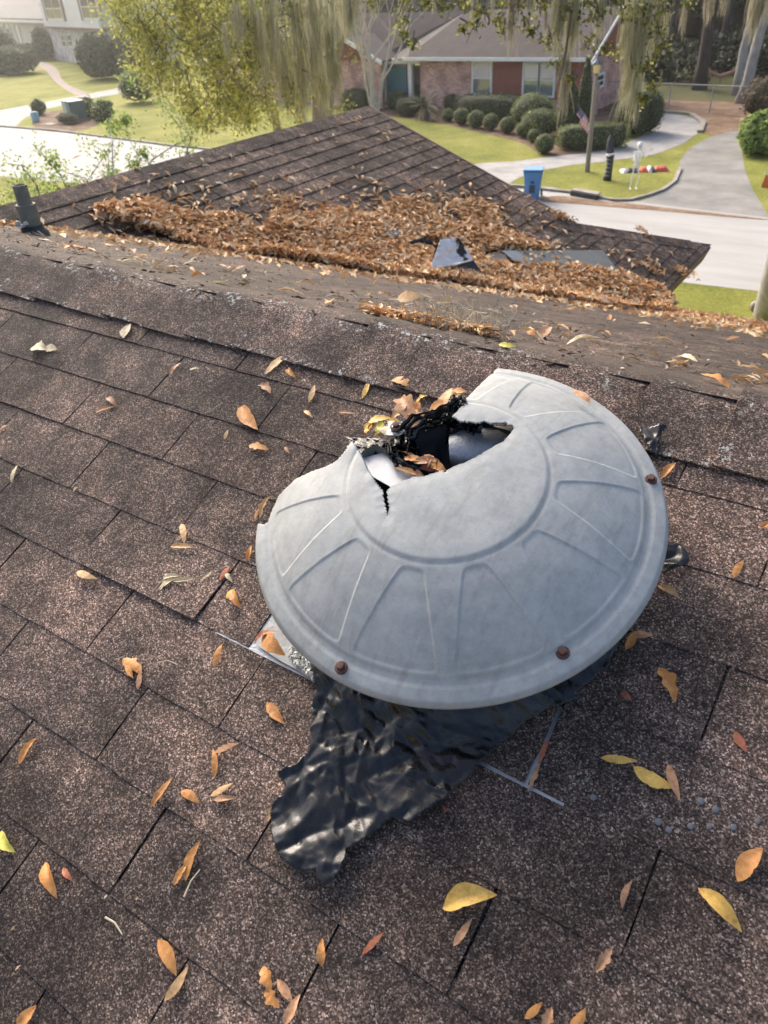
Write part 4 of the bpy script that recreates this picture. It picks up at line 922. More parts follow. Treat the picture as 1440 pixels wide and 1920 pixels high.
# the drift of leaves in the valley
def leaf_cloud(C, size, nrmv=None, flat=1.0, aspect=.32, jitter=.35):
    n = len(C); size = np.broadcast_to(size, (n,)) * rng.uniform(.7, 1.25, n)
    if nrmv is None: N = rng.normal(0, 1, (n, 3))
    else: N = np.array(nrmv) + rng.normal(0, jitter, (n, 3))
    N /= np.linalg.norm(N, axis=1)[:, None]; D = rng.normal(0, 1, (n, 3)); D -= (D * N).sum(1)[:, None] * N; D /= np.linalg.norm(D, axis=1)[:, None]; S = np.cross(N, D)
    L = size[:, None] / 2; W = L * aspect
    a = C - D * L; b = C - S * W + N * L * .18; c = C + D * L; d = C + S * W + N * L * .18; e = C + N * L * .02
    V = np.stack([a, b, c, d], 1).reshape(-1, 3); F = np.arange(n * 4).reshape(n, 4); return V, F
def vprof(px0, py0): pass
pile_px = [(180, 408), (230, 398), (290, 388), (330, 402), (380, 415), (420, 412), (480, 422), (540, 405), (600, 400), (640, 398), (700, 396), (745, 376), (790, 378), (830, 392), (870, 378), (905, 378), (935, 395), (940, 425), (960, 445), (1010, 458), (1040, 470), (1080, 500), (1110, 512), (1160, 520), (1200, 540), (1225, 545), (1245, 560), (1260, 575), (1250, 622), (1180, 624), (1100, 618), (1000, 604), (900, 586), (800, 570), (700, 552), (600, 534), (500, 514), (400, 488), (300, 454), (230, 430)]
pw = [onwing(*p)[:2] for p in pile_px]
feltp = [onwing(*p)[:2] for p in ((900, 477), (945, 470), (1130, 468), (1172, 528), (1085, 506), (1000, 510), (930, 503), (900, 492))]
def surfz(x, y):
    zw = WZ - (x - WX) * TW; zf = RIDGE_Z - TF * (y - RIDGE_Y); return max(zw, zf), zw, zf
def pileh(x, y):
    z, zw, zf = surfz(x, y); dv = abs(zw - zf)
    f = .062 * max(0, 1 - dv / .46) * (.55 + .9 * max(0, .5 + mnoise.noise(Vector((x * 2.2, y * 2.2, 0)))))
    return z + f + .012
pts = []
xs0, xs1 = -4.9, -1.25; 
while len(pts) < 21000:
    x = rng.uniform(xs0, xs1, 4000); y = rng.uniform(1.6, 6.6, 4000)
    inn_ = inpoly(x, y, pw)
    for a, b in zip(x[inn_], y[inn_]):
        z, zw, zf = surfz(a, b)
        if zf > zw + .50 or (zf > zw + .22 and rng.random() < (zf - zw - .2) * 2.8): continue
        if inpoly(np.array([a]), np.array([b]), feltp)[0] and rng.random() < .93: continue
        e = mnoise.noise(Vector((a * 3.5, b * 3.5, 5.)))
        if zw - zf > .15 and e < -.28: continue
        pts.append((a, b, pileh(a, b) + rng.uniform(-.03, .018)))
        if len(pts) >= 21000: break
# thinning fringe
for _ in range(4200):
    i = rng.integers(0, len(pts)); p = pts[i]; q_ = rng.choice([.1, .25]); a, b = p[0] + rng.normal(0, q_), p[1] + rng.normal(0, q_); z, zw, zf = surfz(a, b); 
    if a < WE - .02: pts.append((a, b, z + .014))
for _ in range(2600):                          # thinning out up the far slope towards the ridge
    a = rng.uniform(-4.6, 1.6); f_ = min(1, max(0, (a + 4.4) / 3)); yv = min(FE - .05, RIDGE_Y + (RIDGE_Z - (WZ - (a - WX) * TW)) / TF) if a < WE else FE - .1
    b = yv - abs(rng.exponential(.42)); 
    if b < RIDGE_Y + .12: continue
    pts.append((a, b, RIDGE_Z - TF * (b - RIDGE_Y) + .010))
# gutter line along the far eave
for _ in range(7000):
    a = rng.uniform(-1.75, 2.2); b = FE - abs(rng.normal(0, .22)) + .03; pts.append((a, b, RIDGE_Z - TF * (b - RIDGE_Y) + .012 + rng.uniform(0, .05) * math.exp(-((FE - b) / .25) ** 2)))
pts = np.array(pts)
V, F = leaf_cloud(pts, .072, (.22, .0, 1), aspect=.36, jitter=.40)
o = mesh('leaf_pile', V, F, PILE); tag(o, 'deep drift of brown oak leaves filling the roof valley', 'leaf pile', kind='stuff')
gx = np.arange(-4.9, -1.2, .05); gy = np.arange(1.8, 6.6, .05); X, Y = np.meshgrid(gx, gy, indexing='ij'); ins = inpoly(X, Y, pw)
Z = np.array([[pileh(a, b) - .03 for b in gy] for a in gx]); m = X.shape[1]
I, J = np.meshgrid(np.arange(X.shape[0] - 1), np.arange(m - 1), indexing='ij')
dz = np.array([[(lambda s: s[1] - s[2])(surfz(a, b)) for b in gy] for a in gx])
ok = ins[:-1, :-1] & ~inpoly(X[:-1, :-1], Y[:-1, :-1], feltp) & (np.abs(dz[:-1, :-1]) < .26)
F = np.stack([I * m + J, (I + 1) * m + J, (I + 1) * m + J + 1, I * m + J + 1], -1)[ok]
o = mesh('leaf_mould', np.stack([X, Y, Z], -1).reshape(-1, 3), F, M('leaf_mould', (.10, .05, .025), (.22, .12, .055), 25, .9), None, True); tag(o, 'dark rotted leaf mould under the drift in the valley', 'leaf mould', kind='stuff')
# clump near the middle of the wing + small drift
C_ = []
for (px_, py_, n_, s_) in ((528, 380, 90, .07), (505, 390, 30, .12), (1215, 500, 45, .06), (1280, 512, 50, .05), (1050, 408, 60, .05), (745, 430, 60, .08), (1205, 437, 30, .04)):
    c = onwing(px_, py_)
    for _ in range(n_): C_.append(c + np.array([1, 0, -TW]) * rng.normal(0, s_) + np.array([0, 1, 0]) * rng.normal(0, s_) + NW * rng.uniform(.012, .04))
V, F = leaf_cloud(np.array(C_), .055, NW, jitter=.5); o = mesh('leaf_clump', V, F, PILE); tag(o, 'small clumps of dry leaves caught on the wing shingles', 'leaf clumps', kind='stuff')
B_ = []
for _ in range(2300):
    b = RIDGE_Y - .03 + abs(rng.exponential(.55)) if rng.random() < .8 else rng.uniform(RIDGE_Y, 3.5)
    if b < FE - .2: s__ = -(b - RIDGE_Y) / VF[1]; p_ = capcurve(s__, .006 if s__ > -.16 else .003); B_.append((rng.uniform(-4.5, 1.8), p_[1], p_[2] + .004))
V, F = leaf_cloud(np.array(B_), rng.uniform(.008, .030, len(B_)), NF, jitter=.35, aspect=.4); BITS = leafmat('leaf_bits', [(0, (.05, .03, .02)), (.4, (.16, .10, .06)), (.75, (.42, .28, .15)), (1, (.62, .55, .42))], .1)
o = mesh('leaf_bits', V, F, BITS); tag(o, 'small broken leaf bits littering the slope just behind the ridge', 'leaf litter', kind='stuff')
B_ = np.array([roof(rng.uniform(-3, 1.2), rng.uniform(-.05, 1.5), .006) for _ in range(700)])
V, F = leaf_cloud(B_, rng.uniform(.003, .010, len(B_)), NR, jitter=.4, aspect=.45); o = mesh('roof_grit', V, F, BITS); tag(o, 'tiny grit and leaf crumbs on the near shingles', 'grit', kind='stuff')
# straw clump on the ridge
c0, c1 = P(745, 566, 1.0), P(925, 582, 1.0)
def onfar(px, py): 
    p = hit(px, py, NF, RP); return p
ca = capcurve(-.10, .01); A = hit(742, 562, (0, 1, 0), (0, ca[1], 0)); B = hit(925, 585, (0, 1, 0), (0, ca[1], 0))
ax0, ax1 = -1.33, -0.93
C_ = np.array([(rng.uniform(A[0] - .1, B[0]), ca[1] + abs(rng.normal(.02, .04)), 0) for _ in range(240)]); C_[:, 2] = RIDGE_Z - TF * (C_[:, 1] - RIDGE_Y) + rng.uniform(.006, .030, 240)
V, F = leaf_cloud(C_, .042, NF, jitter=.25, aspect=.3); o = mesh('ridge_leaf_clump', V, F, PILE); tag(o, 'flat clump of orange leaves with straw on the ridge', 'leaf clump', kind='stuff')
mb = MB()
for _ in range(90):
    x = random.uniform(A[0] * .9 + B[0] * .1, B[0] + .03); b0 = np.array([x, ca[1] + random.uniform(-.01, .06), RIDGE_Z - .03]); d = np.array([random.gauss(0, .03), random.gauss(0, .02), random.uniform(.015, .05)]); mb.tube([b0, b0 + d * .6 + [0, 0, .02], b0 + d + [random.gauss(0, .02), 0, .012]], [.0011, .0009, .0004], 3, cap=False)
o = mb.build('straw_wisps', STRAW, None, False, A); tag(o, 'pale wisps of dry moss standing up from the ridge clump', 'dry moss', kind='stuff')

# white and black torn sheet, grey felt strips lying in the drift
def W(px, py, h): return onwing(px, py, h)
a = [W(812, 505, .06), W(815, 462, .15), W(826, 448, .17), W(856, 446, .18), W(866, 462, .14), W(884, 487, .10), W(850, 498, .07)]
t = thing('torn_sheet', W(850, 515, .02), 'torn white and black sheet standing in the leaf drift', 'torn sheet')
sm, snt, sb, spos = newmat('blotched_white_sheet', .5)
sn = node(snt, 'ShaderNodeTexNoise', i_Vector=spos, i_Scale=9., i_Detail=5, i_Roughness=.6).outputs[0]
snt.links.new(ramp(snt, sn, [(.38, (.012, .012, .014)), (.44, (.74, .74, .73)), (.7, (.85, .85, .84))]), sb.inputs['Base Color'])
V = []; 
for i in range(16):
    for j in range(16):
        f_, g_ = i / 15, j / 15; x = (826 * (1 - f_) + 860 * f_) * (1 - g_) + (806 * (1 - f_) + 887 * f_) * g_; y = (449 * (1 - f_) + 446 * f_) * (1 - g_) + (503 * (1 - f_) + 486 * f_) * g_
        hh = (.25 * (1 - f_) + .26 * f_) * (1 - g_) + (.12 * (1 - f_) + .16 * f_) * g_; V.append(W(x, y, hh + .012 * facet(f_ * 3, g_ * 3, 4) + .006 * facet(f_ * 7, g_ * 7, 5)))
o = mesh('white_top', V, [(i * 16 + j, (i + 1) * 16 + j, (i + 1) * 16 + j + 1, i * 16 + j + 1) for i in range(15) for j in range(15)], sm, t); so_ = o.modifiers.new('t', 'SOLIDIFY'); so_.thickness = .003
mb = MB(); mb.add([W(806, 504, .115), W(845, 499, .135), W(886, 487, .155), W(908, 518, .08), W(880, 517, .085), W(840, 515, .085)], [(0, 1, 5), (1, 4, 5), (1, 2, 4), (2, 3, 4)])
o = mb.build('black_underside', SHEETK, t); so_ = o.modifiers.new('t', 'SOLIDIFY'); so_.thickness = .004
MB().tube([W(806, 504, .12), W(845, 498, .14), W(886, 487, .16)], [.006, .009, .006], 6).build('folded_lip', WHITE, t)
MB().prism([W(815, 470, .14), W(824, 455, .17), W(808, 497, .09)], NW * .003).build('black_side', SHEETK, t)
MB().tube([W(765, 457, .05), W(790, 452, .06), W(812, 456, .08)], [.012, .02, .012], 6, flat=.4).build('black_tail', SHEETK, t)
o = MB().prism([W(*p, .028) for p in ((945, 471), (1130, 470), (1172, 527), (1085, 505), (1000, 508), (985, 512))], NW * .004).build('felt_strip', FELT, None, origin=W(1050, 490, .02)); tag(o, 'long grey roofing felt strip half buried in leaves', 'roofing felt')
o = MB().prism([W(*p, .034) for p in ((940, 471), (968, 471), (1012, 505), (985, 508))], NW * .006).build('metal_edge_piece', FELTB, None, origin=W(960, 490, .03)); tag(o, 'blue grey folded metal edge at the felt strip end', 'metal flashing')
o = MB().prism([W(*p, .045) for p in ((897, 479), (912, 484), (925, 476), (945, 478), (958, 496), (935, 502), (915, 500), (905, 488))], NW * .004).build('shingle_scrap', M('slate_scrap', (.07, .075, .085), (.14, .145, .16), 8, .7), None, origin=W(925, 490, .03)); tag(o, 'torn dark grey shingle scrap left of the felt strip', 'shingle scrap')
o = MB().prism([W(*p, .05) for p in ((720, 438), (738, 430), (752, 436), (735, 450))], NW * .004).build('shingle_scrap', bpy.data.materials['slate_scrap'], None, origin=W(735, 440, .03)); tag(o, 'small grey shingle scrap amid the upper leaf drift', 'shingle scrap')

# ------------------------------------------------------------------ facades of the neighbours
class Facade:
    def __init__(s, o, e, up=None): s.o = np.array([o[0], o[1], 0.]); s.e = nrm([e[0], e[1], 0]); s.n = np.array([s.e[1], -s.e[0], 0])   # n faces the viewer's side
    def at(s, px, py): p = hit(px, py, s.n, s.o); return (p - s.o) @ s.e, p[2]
    def box(s, mb, s0, s1, z0, z1, d0, d1, m=0): return mb.box(s.o + s.e * s0 + s.n * d0 + [0, 0, z0], s.e * (s1 - s0), s.n * (d1 - d0), (0, 0, z1 - z0), m)
def window(f, par, s0, s1, z0, z1, inner, cols=1, rows=2, fw=.10):
    fr = MB(); f.box(fr, s0, s1, z0, z0 + fw, 0, .11); f.box(fr, s0, s1, z1 - fw, z1, 0, .11); f.box(fr, s0, s0 + fw, z0 + fw, z1 - fw, 0, .11); f.box(fr, s1 - fw, s1, z0 + fw, z1 - fw, 0, .11)
    w = fr.build('window', WHITE, par)
    mb = MB(); 
    for r_ in range(1, rows): zz = z0 + (z1 - z0) * r_ / rows; f.box(mb, s0 + fw, s1 - fw, zz - .03, zz + .03, .0, .105)
    for c in range(1, cols):
        for r_ in range(rows): sc = s0 + (s1 - s0) * c / cols; za = z0 + fw if r_ == 0 else z0 + (z1 - z0) * r_ / rows + .031; zb = z1 - fw if r_ == rows - 1 else z0 + (z1 - z0) * (r_ + 1) / rows - .031; f.box(mb, sc - .02, sc + .02, za, zb, 0, .10)
    if rows > 1 or cols > 1: mb.build('sash_bar', WHITE, w)
    g_ = MB(); f.box(g_, s0 + fw, s1 - fw, z0 + fw, z1 - fw, .075, .079); g_.build('pane', GLASS, w)
    g_ = MB(); f.box(g_, s0 + fw, s1 - fw, z0 + fw, z1 - fw, .056, .060); g_.build('backing', inner, w)
    return w
# main house across the street
FY = 43.55
h2 = thing('brick_ranch_house', (-21, 46, 0), 'low pink brick and red siding house across the street with teal door', 'house')
f = Facade((-34, FY), (1, 0)); q = lambda px, py: f.at(px, py)
xA = q(850, 118)[0]; xE = -16.75 + 34
mb = MB(); f.box(mb, xA - 2.2, q(923, 140)[0], 0, 2.6, -.25, 0); mb.build('brick_wall', BRKP, h2)
mb = MB(); f.box(mb, q(923, 140)[0], xE, 0, .75, -.25, .0); mb.build('brick_base', BRKP, h2)
sx0, sx1 = q(923, 140)[0], xE
for i in range(9):
    mb = MB(); z0 = .75 + i * .2; mb.add([f.o + f.e * sx0 + f.n * .05 + [0, 0, z0], f.o + f.e * sx1 + f.n * .05 + [0, 0, z0], f.o + f.e * sx1 + f.n * .015 + [0, 0, z0 + .2], f.o + f.e * sx0 + f.n * .015 + [0, 0, z0 + .2], f.o + f.e * sx0 + [0, 0, z0], f.o + f.e * sx1 + [0, 0, z0]], [(0, 1, 2, 3), (0, 4, 5, 1)]); mb.build('siding_board', REDS, h2)
for (x0, y0, x1, y1, inn_) in ((886, 114, 923, 178, CURT), (982, 116, 1011, 182, SHADEM), (1012, 117, 1040, 183, SHADEM)):
    a, b = q(x0, y0), q(x1, y1); window(f, h2, a[0], b[0], (b[1] + q(x0, y1)[1]) / 2, a[1], inn_)
# end wall and gable facing +X
ex_ = Facade((-16.75, FY), (0, 1)); 
RZ, RY = 4.72, 47.1
mb = MB(); ex_.box(mb, -.0, 7.0, 0, 2.6, -.25, 0); mb.build('brick_wall', BRKPX, h2)
MB().prism([(-16.75, FY - .1, 2.61), (-16.75, FY + 7.1, 2.61), (-16.75, RY, RZ - .12)], (-.2, 0, 0)).build('gable_siding', REDS, h2)
a = ex_.at(1116, 140); b = ex_.at(1129, 162); window(ex_, h2, a[0], b[0], b[1], a[1], DARKW)
mb = MB(); ex_.box(mb, .3, .9, 0, 1.5, .0, .5); mb.build('brick_pier', BRKPX, h2)
# main roof
mb = MB(); x0, x1 = -25.6, -16.35; ye, ze = FY - .5, 2.64
xl = -27.6
mb.add([(xl, ye, ze), (x1, ye, ze), (x1, RY, RZ), (x0, RY, RZ)], [(0, 1, 2, 3)])
mb.add([(x1, RY, RZ), (x1, FY + 7.6, ze), (-46, FY + 7.6, ze), (-46, RY, RZ)], [(0, 1, 2, 3)])
mb.add([(xl, ye, ze), (x0, RY, RZ), (-32, RY, RZ), (-29.6, FY + 1.4, 2.95), (-29.6, ye + 1.6, 2.55)], [(0, 1, 2, 3, 4)])
mb.add([(-29.6, ye + 1.6, 2.55), (-29.6, FY + 1.4, 2.95), (-32, RY, RZ), (-46, RY, RZ), (-46, ye + 1.6, 2.55)], [(0, 1, 2, 3, 4)])
o = mb.build('roof', HROOF, h2); s = o.modifiers.new('t', 'SOLIDIFY'); s.thickness = .06
mb = MB(); mb.box((xl, ye - .06, ze - .06), (x1 - xl, 0, 0), (0, .05, 0), (0, 0, .17)); mb.build('fascia', WHITE, h2)
mb = MB(); a_, b_ = np.array([x1 + .03, ye - .05, ze - .05]), np.array([x1 + .03, RY, RZ + .02]); mb.box(a_, b_ - a_, (.05, 0, 0), (0, 0, -.2)); c_ = np.array([x1 + .03, FY + 7.6, ze - .05]); mb.box(b_, c_ - b_, (.05, 0, 0), (0, 0, -.2)); mb.build('rake_board', WHITE, h2)
# recessed porch
f2 = Facade((-44, FY + .9), (1, 0)); q2 = lambda px, py: f2.at(px, py)
mb = MB(); f2.box(mb, 0, 16.2, 0, 2.6, -.25, 0); mb.build('porch_back_wall', BRKP, h2)
a, b = q2(724, 104), q2(764, 168); dr = MB(); f2.box(dr, a[0], b[0], .15, 2.2, .01, .07); dr = dr.build('door', TEAL, h2)
mb = MB(); f2.box(mb, a[0] - .9, a[0] - .05, .15, 2.25, .01, .10); mb.build('sidelight_frame', WHITE, h2); 
mb = MB(); f2.box(mb, b[0] + .05, b[0] + 1.1, .15, 2.2, .005, .03); mb.build('dark_opening', DARKW, h2)
f3 = Facade((-44, FY + .35), (1, 0))
for px_ in (770, 798):
    s_ = f3.at(px_, 140)[0]; mb = MB(); f3.box(mb, s_ - .12, s_ + .12, 0, 2.35, -.12, .12); mb.build('porch_post', WHITE, h2)
mb = MB(); s0_, s1_ = f3.at(700, 100)[0], f3.at(846, 104)[0]; f3.box(mb, s0_, s1_, 2.35, 2.6, -.15, .15); mb.build('porch_beam', WHITE, h2)
MB().box((-38, FY + .1, 0), (10, 0, 0), (0, 1.7, 0), (0, 0, .14)).build('porch_floor', DRIVE, h2)
# left gable of the same house
f4 = Facade((-44, FY - .2), (1, 0)); s0_, s1_ = f4.at(610, 150)[0], f4.at(716, 160)[0]
mb = MB(); f4.box(mb, s0_, s1_, 0, 2.55, -.25, 0); mb.build('brick_wall', BRKP, h2)
gl, gr_ = s0_ - 44 - .5, s1_ - 44 + .5; gm = (gl + gr_) / 2; gz = 2.55 + (gr_ - gl) / 2 * .42
MB().prism([(gl + .4, FY - .25, 2.55), (gr_ - .4, FY - .25, 2.55), (gm, FY - .25, gz - .15)], (0, .2, 0)).build('gable_siding', REDS, h2)
mb = MB(); 
for xx in (gl, gr_): mb.prism([(xx, FY - .8, 2.5), (gm, FY - .8, gz), (gm, FY + 3, gz), (xx, FY + 3, 2.5)], (0, 0, .1))
mb.build('gable_roof', HROOF, h2)
mb = MB()
for xx in (gl, gr_): a_ = np.array([xx, FY - .86, 2.38]); b_ = np.array([gm, FY - .86, gz - .1]); mb.box(a_, b_ - a_, (0, .05, 0), (0, 0, .22))
mb.build('rake_board', WHITE, h2)
# two-storey house far left
E_ = nrm([21.5, -7.65, 0]); lo = G(107, 113)
h3 = thing('two_storey_house', lo, 'white two storey house at the upper left with brown shutters', 'house')
f = Facade(lo, E_); q = lambda px, py: f.at(px, py)
z2 = q(110, 50)[1]
mb = MB(); f.box(mb, 0, 18, 0, z2, -8, 0); mb.build('brick_wall', BRKW, h3)
u0 = Facade(lo + f.n * .6, E_); zb = u0.at(110, 50)[1]; ul = u0.at(83, 45)[0]
mb = MB(); u0.box(mb, ul, 19, zb, zb + 7, -8.6, 0); mb.build('upper_storey', WHITES, h3)
mb = MB(); u0.box(mb, ul - .1, 19.1, zb - .22, zb - .01, -.6, .08); mb.build('overhang_trim', BROWNP, h3)
for (x0, x1, yb) in ((91, 121, 37), (158, 189, 36)):
    a = u0.at(x0, yb); b = u0.at(x1, yb); window(u0, h3, a[0], b[0], a[1], a[1] + 3.2, DARKW, 2, 3, .13)
    for s_ in (a[0] - .75, b[0] + .15): mb = MB(); u0.box(mb, s_, s_ + .6, a[1] - .1, a[1] + 3.3, .01, .06); mb.build('shutter', BROWNP, h3)
for x0, x1 in ((119, 127), (130, 139)):
    a = q(x0, 88); b = q(x1, 88); t_ = q(x0, 64); window(f, h3, a[0], b[0], a[1], t_[1], DARKW, 1, 2, .12)
for x0, x1 in ((188, 196), (204, 212)):
    a = q(x0, 88); b = q(x1, 88); t_ = q(x0, 62); window(f, h3, a[0], b[0], a[1], t_[1], DARKW, 1, 2, .12)
f5 = Facade(lo - E_ * 1.2 - f.n * 1.0, E_); ze = f5.at(40, 36)[1]
mb = MB(); f5.box(mb, -47, .9, 0, ze, -6, 0); mb.build('side_wing_wall', BEIGE, h3)
mb = MB(); a_ = f5.o + f5.n * .6; mb.prism([a_ - E_ * 48 + [0, 0, ze], a_ + E_ * 1.4 + [0, 0, ze], a_ + E_ * 1.4 - f5.n * 9.5 + [0, 0, ze + 5.2], a_ - E_ * 48 - f5.n * 9.5 + [0, 0, ze + 5.2]], (0, 0, .15)); mb.build('side_wing_roof', GROOF, h3)
mb = MB(); f5.box(mb, -48, 1.3, ze - .3, ze - .01, .58, .68); mb.build('fascia', WHITE, h3)
for px_ in (12, 21, 30, 39):
    s_ = f5.at(px_, 65)[0]; mb = MB(); f5.box(mb, s_ - .18, s_ + .18, .8, ze - .6, .01, .16); mb.build('white_mullion', WHITE, h3)
a = f5.at(8, 80); b = f5.at(44, 80); mb = MB(); f5.box(mb, a[0], b[0], .8, ze - .6, .002, .009); mb.build('garage_glazing', M('pale_glazing', (.34, .37, .36), (.44, .47, .46), 2, .4), h3)

# ------------------------------------------------------------------ shrubs
def shrub_pts(n, rx, ry, rz, box=0., bump=.12, seed=0):
    d = rng.normal(0, 1, (n, 3)); d /= np.linalg.norm(d, axis=1)[:, None]; d[:, 2] = np.where(d[:, 2] < -.75, -d[:, 2], d[:, 2])
    if box > 0: m_ = np.abs(d).max(1)[:, None]; d = d * (1 - box) + d / m_ * box
    k = np.array([1 + bump * (mnoise.noise(Vector(v * 2.2) + Vector((seed, 0, seed))) + .5 * mnoise.noise(Vector(v * 5) + Vector((seed, 0, 0)))) for v in d])[:, None]
    return d * k * rng.uniform(.88, 1.04, (n, 1)) * np.array([rx, ry, rz]), d
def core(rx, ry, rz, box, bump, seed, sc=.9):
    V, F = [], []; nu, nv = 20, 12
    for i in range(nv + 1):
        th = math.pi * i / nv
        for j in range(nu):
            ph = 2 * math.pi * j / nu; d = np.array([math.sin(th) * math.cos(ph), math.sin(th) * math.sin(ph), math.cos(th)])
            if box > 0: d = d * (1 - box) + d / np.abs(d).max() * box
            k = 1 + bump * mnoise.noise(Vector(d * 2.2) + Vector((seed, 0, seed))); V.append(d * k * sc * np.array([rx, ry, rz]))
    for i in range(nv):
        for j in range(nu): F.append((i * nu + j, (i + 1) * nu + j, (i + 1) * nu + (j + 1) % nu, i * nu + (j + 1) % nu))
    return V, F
def shrub(name, base, rx, ry, h, label, cat='shrub', group=None, mat=None, n=900, leaf=.09, box=0., bump=.12, rot=0., taper=0.):
    base = np.array([base[0], base[1], 0.]); t = thing(name, base, label, cat, group); rz = h / 2; c = np.array([0, 0, rz * .96])
    P_, D_ = shrub_pts(n, rx, ry, rz, box, bump, rx * 7 + h); cr, sr = math.cos(rot), math.sin(rot); Rm = np.array([[cr, -sr, 0], [sr, cr, 0], [0, 0, 1]])
    if taper: k = 1 - taper * (P_[:, 2:3] + rz) / (2 * rz); P_[:, :2] *= k
    P_ = P_ @ Rm.T + c; V, F = leaf_cloud(P_, leaf, D_ @ Rm.T + [0, 0, .3], aspect=.55, jitter=.55); mesh('foliage', V + base, F, mat or SHRUB, t)
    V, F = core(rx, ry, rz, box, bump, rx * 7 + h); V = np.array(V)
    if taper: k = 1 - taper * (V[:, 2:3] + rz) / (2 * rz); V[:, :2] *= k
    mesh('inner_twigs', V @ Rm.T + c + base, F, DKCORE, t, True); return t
ordn = ['first', 'second', 'third', 'fourth', 'fifth', 'sixth', 'seventh', 'eighth']
balls = [(840, 228, 11), (865, 234, 14), (893, 240, 15), (920, 244, 14), (951, 250, 14), (981, 258, 13), (1001, 268, 12), (1020, 288, 17)]
b0 = None
for i, (x, y, r_) in enumerate(balls):
    g_ = G(x, y); rad = r_ * np.linalg.norm(g_ - EYE) / FPX
    lb = 'round clipped boxwood, %s from the palm along the lawn edge' % ordn[i]
    if b0 is None: b0 = shrub('round_boxwood', g_, .5, .5, .92, lb, 'shrub', 'round boxwoods along the lawn edge', SHRUBL, 800, .07); b0.scale = (rad / .5,) * 3
    else: dup(b0, Vector((g_[0], g_[1], 0)), i * 1.3, (rad / .5,) * 3, lb)
shrub('clipped_hedge', (G(850, 222) + G(985, 235)) / 2 + [0, .9, 0], 2.3, .9, 1.18, 'long dark clipped hedge under the front windows', 'hedge', None, SHRUB, 5000, .09, .75, .05, -.03)
shrub('rounded_shrub', G(990, 240) + [0, .5, 0], 1.15, 1.0, 1.5, 'upper light green mounded shrub at the hedge end', 'shrub', 'mounded shrubs at the hedge end', SHRUBL, 2200, .09)
shrub('rounded_shrub', G(1010, 256), .95, .9, 1.2, 'lower light green mounded shrub in front of the upper one', 'shrub', 'mounded shrubs at the hedge end', SHRUBL, 1800, .09)
shrub('cone_evergreen', G(1062, 262), .62, .6, 2.5, 'dark upright evergreen left of the lamp post', 'evergreen', 'upright evergreens by the gable corner', SHRUB, 2200, .1, 0, .2, 0, .3)
shrub('cone_evergreen', G(1090, 258), .45, .45, 3.2, 'tall dark cone evergreen behind the lamp post', 'evergreen', 'upright evergreens by the gable corner', SHRUB, 3200, .1, 0, .2, 0, .55)
shrub('low_hedge', (G(1068, 288) + G(1150, 268)) / 2, 1.55, .55, 1.0, 'low bright clipped hedge beside the flag', 'hedge', None, SHRUBL, 3200, .08, .7, .06, .55)
shrub('dark_shrub', G(1180, 254), .75, .7, 1.75, 'dark shrub at the end wall under the hanging moss', 'shrub', 'dark shrubs by the driveway', SHRUB, 1800, .1, .3)
shrub('dark_shrub', G(1206, 248), .8, .75, 1.8, 'dark rounded shrub touching the curved driveway', 'shrub', 'dark shrubs by the driveway', SHRUB, 1800, .1, .3)
shrub('porch_shrub', G(662, 208) + [0, .4, 0], 1.0, .7, 1.15, 'small clipped hedge left of the bare tree', 'shrub', 'shrubs by the porch', SHRUB, 1600, .09, .5)
shrub('porch_shrub', G(738, 208) + [0, .5, 0], .7, .6, 1.0, 'low shrub below the teal door', 'shrub', 'shrubs by the porch', SHRUB, 1200, .09, .3)
shrub('porch_shrub', G(762, 218) + [0, .2, 0], .7, .6, .95, 'low round shrub left of the palm', 'shrub', 'shrubs by the porch', SHRUB, 1200, .09, .3)
shrub('porch_shrub', G(838, 212) + [0, .6, 0], .5, .5, .9, 'small dark shrub right of the palm', 'shrub', 'shrubs by the porch', SHRUB, 900, .09, .3)
shrub('broad_shrub', G(1420, 290), .85, .85, 1.6, 'bright leafy shrub beside the right driveway', 'shrub', None, TWIGL, 1800, .22, 0, .25)
shrub('broad_shrub', G(1437, 222), 1.3, 1.1, 1.9, 'brownish shrub behind the bright leafy one', 'shrub', None, leafmat('brown_shrub_leaves', [(0, (.05, .03, .02)), (1, (.17, .10, .06))], .2), 1600, .14, 0, .3)
# left side
shrub('big_shrub', G(195, 148), 1.75, 1.6, 3.6, 'large dark shrub against the white house, left lobe', 'shrub', 'large shrubs at the white house', SHRUB, 4200, .32, .2, .2)
shrub('big_shrub', G(248, 145), 1.7, 1.6, 3.5, 'large dark shrub against the white house, right lobe', 'shrub', 'large shrubs at the white house', SHRUB, 3600, .32, .1, .25)
shrub('column_shrub', G(88, 113), 1.0, 1.0, 3.4, 'tall narrow shrub at the corner of the white house', 'shrub', None, SHRUB, 2200, .3, .3, .15)
shrub('far_hedge', G(20, 138), 3.6, 2.0, 2.5, 'rounded hedge in front of the side wing', 'hedge', 'hedges at the side wing', SHRUB, 3600, .3, .3)
shrub('far_hedge', G(-14, 120), 4.5, 2.2, 4.0, 'taller hedge at the left edge behind the rounded one', 'hedge', 'hedges at the side wing', SHRUB, 3600, .3, .2)
shrub('far_hedge', G(60, 112), 2.2, 1.2, 1.7, 'low hedge between side wing and column shrub', 'hedge', 'hedges at the side wing', SHRUB, 1800, .3, .3)
shrub('lawn_shrub', G(262, 192), 1.3, 1.2, 2.1, 'round mid green shrub beside the far drive', 'shrub', None, SHRUBL, 1800, .16)
shrub('low_plant', G(162, 220), .9, .8, 1.15, 'grey green plant right of the utility box', 'plant', 'plants by the utility box', SHRUBL, 900, .12, 0, .4)
shrub('low_plant', G(130, 232), .9, .5, .6, 'low dark plant in front of the utility box', 'plant', 'plants by the utility box', SHRUB, 700, .1, 0, .4)
